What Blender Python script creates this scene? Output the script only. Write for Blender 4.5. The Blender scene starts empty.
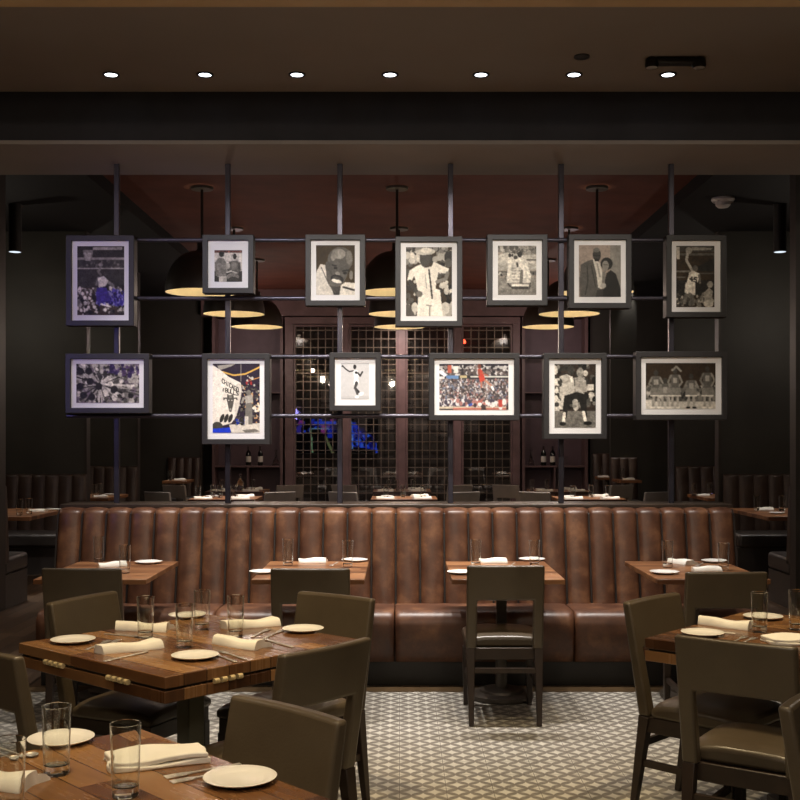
import bpy, bmesh, math, random
import numpy as np
from mathutils import Vector, Matrix
random.seed(7)
rng = np.random.default_rng(5)
PI = math.pi
C = bpy.context.scene.collection
SC = bpy.context.scene

# ---------------------------------------------------------------- camera
F, CX, CY, H = 1120.0, 400.0, 437.0, 1.53
cd = bpy.data.cameras.new('camera'); cam = bpy.data.objects.new('camera', cd); C.objects.link(cam)
cam.location = (0, 0, H); cam.rotation_euler = (PI/2, 0, 0)
cd.sensor_width = 36; cd.lens = F/800*36; cd.shift_y = (CY-400)/800; cd.clip_end = 100
SC.camera = cam
def P(px, py, z):            # the point at height z seen at px,py
    Y = (H-z)*F/(py-CY); return Vector(((px-CX)*Y/F, Y, z))
def XZ(px, py, Y):           # the point at depth Y
    return (px-CX)*Y/F, H-(py-CY)*Y/F

# ---------------------------------------------------------------- nodes
class NT:
    def __init__(s, name):
        s.m = bpy.data.materials.new(name); s.m.use_nodes = True
        s.t = s.m.node_tree; s.t.nodes.clear()
    def n(s, typ, ins=None, **kw):
        nd = s.t.nodes.new(typ)
        for k, v in kw.items(): setattr(nd, k, v)
        for k, v in (ins or {}).items():
            if isinstance(v, bpy.types.NodeSocket): s.t.links.new(v, nd.inputs[k])
            else: nd.inputs[k].default_value = v
        return nd
    def math(s, op, a, b=0.0):
        return s.n('ShaderNodeMath', {0: a, 1: b}, operation=op).outputs[0]
    def mix(s, f, a, b):
        nd = s.n('ShaderNodeMix', data_type='RGBA')
        for i, v in ((0, f), (6, a), (7, b)):
            if isinstance(v, bpy.types.NodeSocket): s.t.links.new(v, nd.inputs[i])
            else: nd.inputs[i].default_value = v
        return nd.outputs[2]
    def out(s, sh):
        o = s.n('ShaderNodeOutputMaterial'); s.t.links.new(sh, o.inputs[0]); return s.m
    def coord(s, kind='Object', scale=(1, 1, 1), loc=None):
        c = s.n('ShaderNodeTexCoord').outputs[kind]
        ins = {0: c, 'Scale': scale}
        if loc is not None: ins['Location'] = loc
        return s.n('ShaderNodeMapping', ins).outputs[0]
    def noise(s, vec, scale, detail=3, rough=.5):
        return s.n('ShaderNodeTexNoise', {'Vector': vec, 'Scale': scale, 'Detail': detail, 'Roughness': rough}).outputs[0]
    def ramp(s, fac, stops):
        r = s.n('ShaderNodeValToRGB', {0: fac}); e = r.color_ramp.elements
        while len(e) < len(stops): e.new(.5)
        for el, (p, c) in zip(e, stops): el.position = p; el.color = c
        return r.outputs[0]
    def bsdf(s, col, rough=.5, metal=0., spec=.5, normal=None, **kw):
        ins = {'Base Color': col, 'Roughness': rough, 'Metallic': metal, 'Specular IOR Level': spec}
        if normal is not None: ins['Normal'] = normal
        ins.update(kw)
        return s.n('ShaderNodeBsdfPrincipled', ins).outputs[0]
    def bump(s, h, strength=.2, dist=.01):
        return s.n('ShaderNodeBump', {'Height': h, 'Strength': strength, 'Distance': dist}).outputs[0]
def c4(c): return (c[0], c[1], c[2], 1)
def plain(name, col, rough=.5, metal=0., spec=.5, var=.12, scale=6, bump=0):
    t = NT(name); v = t.noise(t.coord(), scale, 4)
    a = [x*(1-var) for x in col]; b = [x*(1+var) for x in col]
    cc = t.ramp(v, [(.3, c4(a)), (.7, c4(b))])
    nm = t.bump(t.noise(t.coord(), scale*20, 2), bump) if bump else None
    return t.out(t.bsdf(cc, rough, metal, spec, nm))
def emit(name, col, strength):
    t = NT(name); v = t.noise(t.coord(), 3, 1)
    cc = t.ramp(v, [(0, c4(col)), (1, c4(col))])
    return t.out(t.n('ShaderNodeEmission', {0: cc, 1: strength}).outputs[0])
def wood(name, cols, plank=.075, rough=.35, grain=1., axis=0):
    t = NT(name)
    rnd = t.n('ShaderNodeObjectInfo').outputs['Random']
    v = t.n('ShaderNodeTexCoord').outputs['Object']
    sp = t.n('ShaderNodeSeparateXYZ', {0: v})
    al, ac = (sp.outputs[0], sp.outputs[1]) if axis == 0 else (sp.outputs[1], sp.outputs[0])
    row = t.math('FLOOR', t.math('DIVIDE', ac, plank))
    off = t.n('ShaderNodeTexWhiteNoise', {'W': t.math('ADD', row, rnd)}, noise_dimensions='1D').outputs[0]
    seg = t.math('FLOOR', t.math('ADD', t.math('DIVIDE', al, plank*7), t.math('MULTIPLY', off, 5.)))
    pr = t.n('ShaderNodeTexWhiteNoise', {'Vector': t.n('ShaderNodeCombineXYZ', {0: row, 1: seg, 2: rnd}).outputs[0]}, noise_dimensions='3D').outputs[0]
    gv = t.n('ShaderNodeCombineXYZ', {0: t.math('MULTIPLY', al, 2.2), 1: t.math('MULTIPLY', ac, 15.), 2: t.math('MULTIPLY', pr, 9.)}).outputs[0]
    g = t.noise(gv, 1.6*grain, 5, .6)
    f = t.math('ADD', t.math('MULTIPLY', pr, .62), t.math('MULTIPLY', g, .42))
    cc = t.ramp(f, [(.2, c4(cols[0])), (.5, c4(cols[1])), (.82, c4(cols[2]))])
    edge = t.math('LESS_THAN', t.math('ABSOLUTE', t.math('SUBTRACT', t.math('FRACT', t.math('DIVIDE', ac, plank)), .5)), .485)
    cc = t.mix(edge, c4([x*.45 for x in cols[0]]), cc)
    return t.out(t.bsdf(cc, t.math('ADD', rough-.08, t.math('MULTIPLY', g, .2)), 0, .5, t.bump(g, .03)))
def leather(name, cols, rough=.36, scale=5.):
    t = NT(name); v = t.coord()
    a = t.noise(v, scale, 5, .62); b = t.noise(v, 140, 2)
    cc = t.ramp(a, [(.3, c4(cols[0])), (.52, c4(cols[1])), (.72, c4(cols[2]))])
    return t.out(t.bsdf(cc, t.math('ADD', rough-.1, t.math('MULTIPLY', a, .2)), 0, .5, t.bump(b, .05)))
def tile_mat():
    t = NT('encaustic_star_tile'); p = .0508
    sp = t.n('ShaderNodeSeparateXYZ', {0: t.n('ShaderNodeTexCoord').outputs['Object']})
    x = t.math('DIVIDE', t.math('ADD', sp.outputs[0], .0025), p); y = t.math('DIVIDE', sp.outputs[1], p)
    a = t.math('MULTIPLY', t.math('ADD', x, y), .5); b = t.math('MULTIPLY', t.math('SUBTRACT', x, y), .5)
    a = t.math('SUBTRACT', a, t.math('ROUND', a)); b = t.math('SUBTRACT', b, t.math('ROUND', b))
    u = t.math('ABSOLUTE', t.math('ADD', a, b)); w = t.math('ABSOLUTE', t.math('SUBTRACT', a, b))
    s = t.math('ADD', t.math('POWER', u, .66), t.math('POWER', w, .66))
    star = t.n('ShaderNodeMapRange', {0: s, 1: .93, 2: .80, 3: 0., 4: 1.}).outputs[0]
    wn = t.noise(t.coord(), 9, 4); wn2 = t.noise(t.coord(), 60, 2)
    light = t.ramp(wn, [(.3, (.40, .38, .33, 1)), (.7, (.51, .485, .43, 1))])
    dark = t.ramp(wn2, [(.3, (.135, .122, .105, 1)), (.7, (.19, .172, .148, 1))])
    cc = t.mix(star, dark, light)
    def grout(o):
        fr = t.math('FRACT', t.math('DIVIDE', t.math('ADD', o, .1016+.0025), .2032))
        return t.math('LESS_THAN', t.math('ABSOLUTE', t.math('SUBTRACT', fr, .5)), .007)
    gr = t.math('MAXIMUM', grout(sp.outputs[0]), grout(t.math('ADD', sp.outputs[1], .0)))
    cc = t.mix(gr, cc, (.07, .06, .05, 1))
    return t.out(t.bsdf(cc, t.math('ADD', .3, t.math('MULTIPLY', wn, .25)), 0, .5))
def glass_mat(name, refl=.35, tint=(.96, .97, .95), rough=.02, floor=.02, haze=0.):
    t = NT(name); lw = t.n('ShaderNodeLayerWeight', {0: .35}).outputs['Facing']
    tex = t.noise(t.coord(), 4, 1)
    f = t.math('ADD', floor, t.math('MULTIPLY', t.math('POWER', lw, 2.2), refl))
    tr = t.n('ShaderNodeBsdfTransparent', {0: c4(tint)}).outputs[0]
    gl = t.n('ShaderNodeBsdfGlossy', {0: (1, 1, 1, 1), 'Roughness': t.math('ADD', rough, t.math('MULTIPLY', tex, .02))}).outputs[0]
    sh = t.n('ShaderNodeMixShader', {0: f, 1: tr, 2: gl}).outputs[0]
    if haze:
        df = t.n('ShaderNodeBsdfDiffuse', {0: (.8, .8, .76, 1)}).outputs[0]
        sh = t.n('ShaderNodeMixShader', {0: t.math('MULTIPLY', t.math('POWER', lw, 2.5), haze), 1: sh, 2: df}).outputs[0]
    return t.out(sh)
def real_glass(name, col, rough):
    t = NT(name); v = t.noise(t.coord(), 3, 1)
    cc = t.ramp(v, [(0, c4(col)), (1, c4(col))])
    g = t.n('ShaderNodeBsdfGlass', {'Color': cc, 'Roughness': rough, 'IOR': 1.45}).outputs[0]
    df = t.n('ShaderNodeBsdfDiffuse', {0: (.85, .85, .82, 1)}).outputs[0]
    lw = t.n('ShaderNodeLayerWeight', {0: .4}).outputs['Facing']
    f = t.math('MULTIPLY', t.math('POWER', lw, 3.4), .75)  # pale diffuse at grazing angles paints bright edges onto the glass
    return t.out(t.n('ShaderNodeMixShader', {0: f, 1: g, 2: df}).outputs[0])
def photo_mat():
    t = NT('photo_print')
    a = t.n('ShaderNodeVertexColor', layer_name='ink').outputs[0]
    return t.out(t.bsdf(a, .5, 0, .2))
def reflection_mat():
    t = NT('reflection_pixels')
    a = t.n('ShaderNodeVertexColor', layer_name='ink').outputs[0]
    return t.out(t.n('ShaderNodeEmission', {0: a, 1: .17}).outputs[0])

MT = dict(
 tile=tile_mat(),
 floorwood=wood('dark_floor_planks', [(.06, .036, .022), (.12, .074, .045), (.20, .13, .08)], .12, .42, .7, 1),
 strip=plain('bronze_floor_strip', (.09, .055, .025), .4, .3),
 top=wood('walnut_top', [(.048, .019, .008), (.135, .058, .022), (.29, .15, .06)], .095, .24),
 topfar=wood('reddish_walnut_top', [(.10, .038, .016), (.20, .085, .035), (.32, .15, .065)], .08, .3),
 brown=leather('cognac_leather', [(.056, .022, .012), (.098, .040, .020), (.185, .083, .038)], .40, 8.),
 booth=leather('dark_booth_leather', [(.032, .018, .012), (.052, .030, .021), (.08, .05, .036)], .42, 4.),
 creaseshade=plain('painted_crease_shade', (.010, .005, .003), .5),
 boothseat=leather('black_seat_leather', [(.028, .022, .02), (.04, .033, .03), (.055, .047, .042)], .4, 4.),
 chair=leather('olive_brown_vinyl', [(.062, .046, .029), (.076, .057, .036), (.09, .069, .044)], .34, 3.),
 greychair=leather('grey_vinyl', [(.20, .18, .16), (.24, .215, .19), (.28, .25, .22)], .5, 3.),
 legwood=plain('espresso_wood', (.026, .015, .010), .42, 0, .5, .25, 14),
 capwood=plain('dark_walnut_ledge', (.036, .023, .015), .4, 0, .5, .25, 9),
 plinth=plain('black_plinth', (.014, .012, .010), .5),
 bronze=plain('dark_bronze_metal', (.085, .07, .056), .42, .5),
 column=plain('grey_green_steel', (.11, .11, .088), .42, .3),
 pipe=plain('blackened_steel', (.060, .056, .072), .28, .6),
 frame=plain('charcoal_frame', (.021, .019, .019), .5, 0, .4, .1, 20),
 mat=plain('white_mat_board', (.78, .76, .74), .8, 0, .2, .02),
 photo=photo_mat(), reflection=reflection_mat(),
 pane=glass_mat('frame_glazing', .10, (1, 1, 1), .02, .012),
 cabglass=glass_mat('cabinet_glazing', .2, (.92, .92, .92), .015, .13),
 glass=real_glass('drinking_glass', (.985, .99, .98), .0),
 glassbase=real_glass('heavy_glass', (.97, .98, .965), .01),
 china=plain('white_china', (.80, .78, .74), .22, 0, .5, .02),
 linen=plain('white_linen', (.80, .77, .70), .85, 0, .15, .04, 12, .1),
 steel=plain('polished_steel', (.78, .76, .72), .34, .8),
 brass=plain('brass', (.80, .64, .36), .35, .5),
 darkwall=plain('dark_olive_panel', (.036, .033, .027), .6, 0, .35, .15, 2),
 edge=plain('panel_edge_wood', (.030, .023, .018), .5, 0, .4, .2),
 blackceil=plain('black_ceiling', (.006, .005, .005), .8, 0, .2),
 redceil=plain('oxblood_plaster_ceiling', (.095, .031, .019), .75, 0, .2, .18, 3),
 frontceil=plain('taupe_ceiling', (.27, .232, .205), .8, 0, .2, .05, 1.5),
 beamface=plain('slate_beam', (.030, .028, .032), .7, 0, .2),
 tan=plain('tan_beam', (.50, .34, .18), .7, 0, .2, .06),
 wall=plain('dark_side_wall', (.03, .026, .022), .8, 0, .2),
 cabinet=plain('plum_brown_cabinet_wood', (.12, .070, .068), .45, 0, .5, .22, 5),
 cabback=plain('cabinet_interior', (.026, .020, .014), .7),
 niche=plain('plum_niche_back', (.095, .058, .066), .55),
 rack=plain('bronze_rack_wire', (.20, .16, .125), .35, .8),
 shade=plain('black_pendant_enamel', (.020, .014, .009), .42, .2),
 gold=plain('gold_leaf_lining', (.95, .85, .60), .5, .0, .3),
 bulb=emit('warm_bulb', (1, .84, .60), 3.),
 lens=emit('cool_lens', (.86, .92, 1), 4),
 smalllens=emit('dim_cool_lens', (.8, .9, 1), .5),
 redspot=emit('red_reflected_glow', (1, .05, .02), 4),
 whiteplastic=plain('white_plastic', (.55, .52, .48), .5),
 blackplastic=plain('black_plastic', (.012, .010, .008), .45),
 bottle=plain('dark_bottle_glass', (.006, .007, .006), .08),
 paper=plain('cream_label', (.62, .58, .50), .8, 0, .2, .05),
 foil=plain('dark_foil', (.03, .015, .015), .35, .5),
)

# ---------------------------------------------------------------- mesh helpers
class MB:
    def __init__(s): s.b = bmesh.new()
    def quad(s, *ps): s.b.faces.new([s.b.verts.new(p) for p in ps]); return s
    def box(s, x0, x1, y0, y1, z0, z1, mx=None):
        vs = [s.b.verts.new((x, y, z)) for z in (z0, z1) for y in (y0, y1) for x in (x0, x1)]
        if mx is not None:
            for v in vs: v.co = mx @ v.co
        for f in ((0, 2, 3, 1), (4, 5, 7, 6), (0, 1, 5, 4), (2, 6, 7, 3), (0, 4, 6, 2), (1, 3, 7, 5)):
            s.b.faces.new([vs[i] for i in f])
        return s
    def cbox(s, c, sx, sy, sz, rz=0, mx=None):
        m = Matrix.Translation(c) @ Matrix.Rotation(rz, 4, 'Z')
        return s.box(-sx/2, sx/2, -sy/2, sy/2, -sz/2, sz/2, (mx @ m) if mx is not None else m)
    def bar(s, p, q, w0, w1=None, d0=None, d1=None):       # a tapering square bar between two points
        w1 = w0 if w1 is None else w1; d0 = w0 if d0 is None else d0; d1 = (w1 if d1 is None else d1)
        p, q = Vector(p), Vector(q); z = (q-p).normalized()
        x = Vector((1, 0, 0)) if abs(z.x) < .9 else Vector((0, 1, 0))
        x = (x - z*x.dot(z)).normalized(); y = z.cross(x)
        a = [s.b.verts.new(p+x*i*w0/2+y*j*d0/2) for i, j in ((-1, -1), (1, -1), (1, 1), (-1, 1))]
        b = [s.b.verts.new(q+x*i*w1/2+y*j*d1/2) for i, j in ((-1, -1), (1, -1), (1, 1), (-1, 1))]
        s.b.faces.new(a[::-1]); s.b.faces.new(b)
        for i in range(4): s.b.faces.new([a[i], a[(i+1) % 4], b[(i+1) % 4], b[i]])
        return s
    def lathe(s, prof, seg=24, c=(0, 0, 0), mx=None, cap=True):
        rings = []
        for r, z in prof:
            ring = []
            for k in range(seg):
                a = 2*PI*k/seg; v = Vector((c[0]+r*math.cos(a), c[1]+r*math.sin(a), c[2]+z))
                ring.append(s.b.verts.new(mx @ v if mx is not None else v))
            rings.append(ring)
        for a, b in zip(rings, rings[1:]):
            for k in range(seg): s.b.faces.new([a[k], a[(k+1) % seg], b[(k+1) % seg], b[k]])
        if cap:
            if prof[0][0] > 1e-5: s.b.faces.new(rings[0][::-1])
            if prof[-1][0] > 1e-5: s.b.faces.new(rings[-1])
        return s
    def cyl(s, p, q, r, seg=12, r1=None):
        p, q = Vector(p), Vector(q); d = q-p
        m = Matrix.Translation(p) @ d.to_track_quat('Z', 'Y').to_matrix().to_4x4()
        return s.lathe([(r, 0), (r if r1 is None else r1, d.length)], seg, mx=m)
    def sheet(s, us, vs, f):                                 # open grid surface
        g = [[s.b.verts.new(f(u, v)) for u in us] for v in vs]
        for j in range(len(vs)-1):
            for i in range(len(us)-1): s.b.faces.new([g[j][i], g[j][i+1], g[j+1][i+1], g[j+1][i]])
        return s
    def slab(s, us, vs, fa, fb, keep=None):                  # closed slab between two grid surfaces, cells may be left out
        nu, nv = len(us)-1, len(vs)-1
        K = lambda i, j: 0 <= i < nu and 0 <= j < nv and (keep is None or keep(i, j))
        A, B = {}, {}
        def gv(D, f, i, j):
            if (i, j) not in D: D[i, j] = s.b.verts.new(f(us[i], vs[j]))
            return D[i, j]
        for i in range(nu):
            for j in range(nv):
                if not K(i, j): continue
                c = ((i, j), (i+1, j), (i+1, j+1), (i, j+1))
                s.b.faces.new([gv(A, fa, *q) for q in c]); s.b.faces.new([gv(B, fb, *q) for q in c[::-1]])
                for (di, dj), (m, n) in (((0, -1), (0, 1)), ((1, 0), (1, 2)), ((0, 1), (2, 3)), ((-1, 0), (3, 0))):
                    if not K(i+di, j+dj):
                        s.b.faces.new([gv(A, fa, *c[n]), gv(A, fa, *c[m]), gv(B, fb, *c[m]), gv(B, fb, *c[n])])
        return s
    def prism(s, pts, z0, z1, mx=None):
        a = [Vector((x, y, z0)) for x, y in pts]; b = [Vector((x, y, z1)) for x, y in pts]
        if mx is not None: a = [mx @ v for v in a]; b = [mx @ v for v in b]
        a = [s.b.verts.new(v) for v in a]; b = [s.b.verts.new(v) for v in b]
        s.b.faces.new(a[::-1]); s.b.faces.new(b); n = len(a)
        for i in range(n): s.b.faces.new([a[i], a[(i+1) % n], b[(i+1) % n], b[i]])
        return s
    def done(s, name, mat, parent=None, bevel=0, smooth=None, seg=2, subsurf=0, loc=None, rz=0):
        bmesh.ops.recalc_face_normals(s.b, faces=s.b.faces)
        me = bpy.data.meshes.new(name); s.b.to_mesh(me); s.b.free()
        me.materials.append(MT[mat] if isinstance(mat, str) else mat)
        if smooth is None: smooth = 35 if bevel or subsurf else None
        if smooth is not None:
            me.polygons.foreach_set('use_smooth', [True]*len(me.polygons))
            if not subsurf: me.set_sharp_from_angle(angle=math.radians(smooth))
        o = bpy.data.objects.new(name, me); C.objects.link(o)
        if parent is not None: o.parent = parent
        if loc is not None: o.location = loc
        if rz: o.rotation_euler = (0, 0, rz)
        if bevel:
            b = o.modifiers.new('bevel', 'BEVEL'); b.width = bevel; b.segments = seg; b.limit_method = 'ANGLE'; b.angle_limit = math.radians(40)
        if subsurf:
            b = o.modifiers.new('subsurf', 'SUBSURF'); b.levels = subsurf; b.render_levels = subsurf
        return o
def tag(o, label, cat, group=None):
    o['label'] = label; o['category'] = cat
    if group: o['group'] = group
    return o
def thing(name, label, cat, loc=(0, 0, 0), rz=0, group=None):
    o = bpy.data.objects.new(name, None); C.objects.link(o); o.empty_display_size = .1
    o.location = loc; o.rotation_euler = (0, 0, rz)
    return tag(o, label, cat, group)
def struct(o):
    o['kind'] = 'structure'; return o
def dup(o, loc, rz, label, group=None):
    def cp(a, par):
        c = a.copy(); C.objects.link(c)
        if par is not None: c.parent = par
        for ch in [k for k in KIDS.get(a.name, [])]: cp(ch, c)
        return c
    KIDS = {}
    for k in bpy.data.objects:
        if k.parent is not None: KIDS.setdefault(k.parent.name, []).append(k)
    r = cp(o, None); r.location = loc; r.rotation_euler = (0, 0, rz); r['label'] = label
    if group: r['group'] = group
    return r
def lin(a, b, n): return [a+(b-a)*i/n for i in range(n+1)]
def facing(fx, fy): return math.atan2(-fx, fy)

# ================================================================ the setting
def sbox(name, x0, x1, y0, y1, z0, z1, mat, bevel=0): return struct(MB().box(x0, x1, y0, y1, z0, z1).done(name, mat, bevel=bevel))
TX0, TX1, TY1 = -2.46, 2.62, 6.72
sbox('floor', TX0, TX1, -3.0, TY1, -.1, 0, 'tile')
sbox('floor_wood_aisle_left', -7, TX0, -3.0, 20.2, -.1, 0, 'floorwood')
sbox('floor_wood_aisle_right', TX1, 7, -3.0, 20.2, -.1, 0, 'floorwood')
sbox('floor_wood_back', TX0, TX1, 6.86, 20.2, -.1, 0, 'floorwood')
sbox('trim_floor_strip', TX0, TX1, TY1, 6.86, -.1, .002, 'strip')
sbox('wall_left', -7.15, -7, -3.0, 20.2, 0, 4.3, 'wall')
sbox('wall_right', 7, 7.15, -3.0, 20.2, 0, 4.3, 'wall')
sbox('wall_front', -7, 7, -3.15, -3.0, 0, 4.3, 'wall')
sbox('wall_back', -7, 7, 20.05, 20.2, 0, 4.3, 'darkwall')
sbox('ceiling', -7, 7, 3.8, 7.04, 3.70, 3.86, 'frontceil')
sbox('ceiling_near', -7, 7, -3.0, 3.8, 3.70, 3.86, 'frontceil')
sbox('trim_tan_beam', -7, 7, 3.8, 5.0, 3.45, 3.70, 'tan')
b = MB(); b.box(-7, 7, 7.04, 7.055, 3.395, 4.2); o = struct(b.done('trim_beam_face', 'beamface'))
sbox('trim_beam_soffit', -7, 7, 7.04, 7.86, 3.37, 3.395, 'frontceil')
sbox('trim_beam_back', -7, 7, 7.845, 7.86, 3.395, 4.2, 'blackceil')
sbox('ceiling_red', -2.86, 2.86, 7.86, 20.05, 4.05, 4.15, 'redceil')
sbox('ceiling_side_left', -7, -2.86, 7.86, 20.05, 3.92, 4.15, 'blackceil')
sbox('ceiling_side_right', 2.86, 7, 7.86, 20.05, 3.92, 4.15, 'blackceil')
# wing walls between the booths
for k, (nm, xa, xb, y) in enumerate((('left', -7, -3.53, 9.80), ('left', -7, -3.67, 13.02), ('left', -7, -3.82, 16.2), ('left', -7, -3.43, 19.25),
                    ('right', 3.49, 7, 9.80), ('right', 3.73, 7, 13.02), ('right', 3.93, 7, 16.2), ('right', 3.30, 7, 19.25))):
    sbox('wall_wing_%s' % nm, xa, xb, y, y+.13, 0, 3.92, 'darkwall')
    xe = xb if nm == 'left' else xa
    sbox('trim_wing_edge_%s' % nm, xe-.03 if nm == 'right' else xe, xe if nm == 'right' else xe+.03, y-.01, y+.14, 0, 3.92, 'edge')
# wall panels with joints, right side behind the niche
sbox('wall_back_bulkhead', -3.4, 3.27, 19.12, 20.05, 3.60, 4.05, 'cabinet')

# ================================================================ ceiling fittings
LX = [111, 205, 297, 390, 481, 574, 668]
names = ['leftmost', 'second from the left', 'third from the left', 'middle', 'third from the right', 'second from the right', 'rightmost']
for k, px in enumerate(LX):
    Y = 6.70; X = (px-CX)*Y/F
    t = thing('recessed_downlight', 'round recessed ceiling downlight, %s of the row of seven' % names[k], 'ceiling light', (X, Y, 3.70), 0, 'ceiling downlights')
    MB().lathe([(.052, .0), (.052, -.006), (.037, -.006), (.037, .0)], 24, cap=False).done('trim_ring', 'blackplastic', t, smooth=30)
    MB().lathe([(.0001, -.003), (.037, -.003)], 24, cap=False).done('lens', 'lens', t)
t = thing('emergency_light', 'black twin-head emergency light fixed under the ceiling', 'emergency light', (1.575, 6.42, 3.70))
MB().box(-.115, .115, -.04, .04, -.035, 0).done('housing', 'blackplastic', t, bevel=.008)
for sx in (-1, 1):
    h = MB().lathe([(.02, 0), (.036, -.01), (.04, -.045), (.034, -.058)], 20, (sx*.135, -.015, -.0)).done('lamp_head', 'blackplastic', t, smooth=40)
    MB().lathe([(.0001, -.061), (.02, -.06), (.032, -.0585)], 16, (sx*.135, -.015, -.0), cap=False).done('lens', 'steel', h, smooth=40)
tag(MB().lathe([(.045, 0), (.045, -.008), (.03, -.016), (.0001, -.018)], 20).done('sprinkler_cover', 'blackplastic', loc=(1.035, 6.38, 3.70), smooth=40),
    'small dark round cover plate on the ceiling beside the emergency light', 'cover plate')
t = thing('smoke_detector', 'white round smoke detector under the black side ceiling', 'smoke detector', (3.23, 11.2, 3.92))
MB().lathe([(.11, 0), (.115, -.02), (.10, -.04)], 24).done('base', 'whiteplastic', t, smooth=40)
MB().lathe([(.075, -.04), (.072, -.075), (.05, -.095), (.0001, -.098)], 24).done('sensor_cap', 'whiteplastic', t, smooth=40)
for sx, px, w in ((-1, 15, 'left'), (1, 780, 'right')):
    t = thing('cylinder_downlight', 'black cylinder ceiling light hanging over the booths at the far %s' % w, 'ceiling light', ((px-CX)*11.5/F, 11.5, 3.43), 0, 'cylinder lights over booths')
    MB().lathe([(.062, .002), (.066, .0), (.066, .49)], 24).done('housing', 'blackplastic', t, smooth=40)
    MB().lathe([(.0001, -.001), (.058, -.001)], 20, cap=False).done('lens', 'smalllens', t)

# dome pendants
def make_pendant(label, loc, R, group):
    t = thing('dome_pendant', label, 'pendant lamp', loc, 0, group)
    hgt = .42
    outer = [(R, 0)] + [(R*math.cos(a)**.8, hgt*math.sin(a)) for a in lin(.12, PI/2-.12, 9)] + [(.05, hgt+.02), (.05, hgt+.08)]
    MB().lathe(outer, 40, cap=False).done('shade', 'shade', t, smooth=50)
    inner = [(R-.006, .002)] + [((R-.012)*math.cos(a)**.8, (hgt-.015)*math.sin(a)) for a in lin(.12, PI/2-.05, 9)]
    MB().lathe(inner, 40, cap=False).done('gold_lining', 'gold', t, smooth=50)
    top = 4.05-loc[2]
    MB().cyl((0, 0, hgt+.06), (0, 0, top), .014).done('stem', 'shade', t, smooth=40)
    MB().lathe([(.11, top-.025), (.115, top-.01), (.115, top)], 24).done('canopy', 'shade', t, smooth=40)
    MB().lathe([(.0001, .05), (.06, .07), (.085, .14), (.05, .22), (.03, .26)], 16, cap=False).done('bulb', 'bulb', t, smooth=60)
    return t
PEND = []
for side, xs, w in (('left', (202, 234, 257), 'left'), ('centre', (397, 399, 400), 'centre'), ('right', (597, 569, 548), 'right')):
    for k, (px, Y) in enumerate(zip(xs, (11.3, 13.5, 15.9))):
        where = ('nearest', 'middle', 'farthest')[k]
        loc = ((px-CX)*Y/F, Y, (2.985, 3.01, 3.09)[k])
        make_pendant('black dome pendant lamp with glowing gold inside, %s of the %s row of three' % (where, w), loc, .37, 'dome pendant lamps')
        PEND.append(loc)

# ================================================================ photo grid
GY = 7.56
g = thing('display_grid', 'blackened steel grid of posts and rails standing on the banquette ledge', 'display grid', (0, GY, 1.085))
PX = [117, 228, 340, 450.5, 561, 671]
SG = F/GY
for px in PX:
    x = (px-CX)/SG
    MB().box(x-.0175, x+.0175, -.0175, .0175, 0, 3.37-1.085).done('post', 'pipe', g, bevel=.003)
for py in (241, 299, 357, 416):
    z = H-(py-CY)/SG-1.085
    MB().cyl(((68-CX)/SG, -.032, z), ((722-CX)/SG, -.032, z), .0145, 16).done('rail', 'pipe', g, smooth=40)

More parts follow.
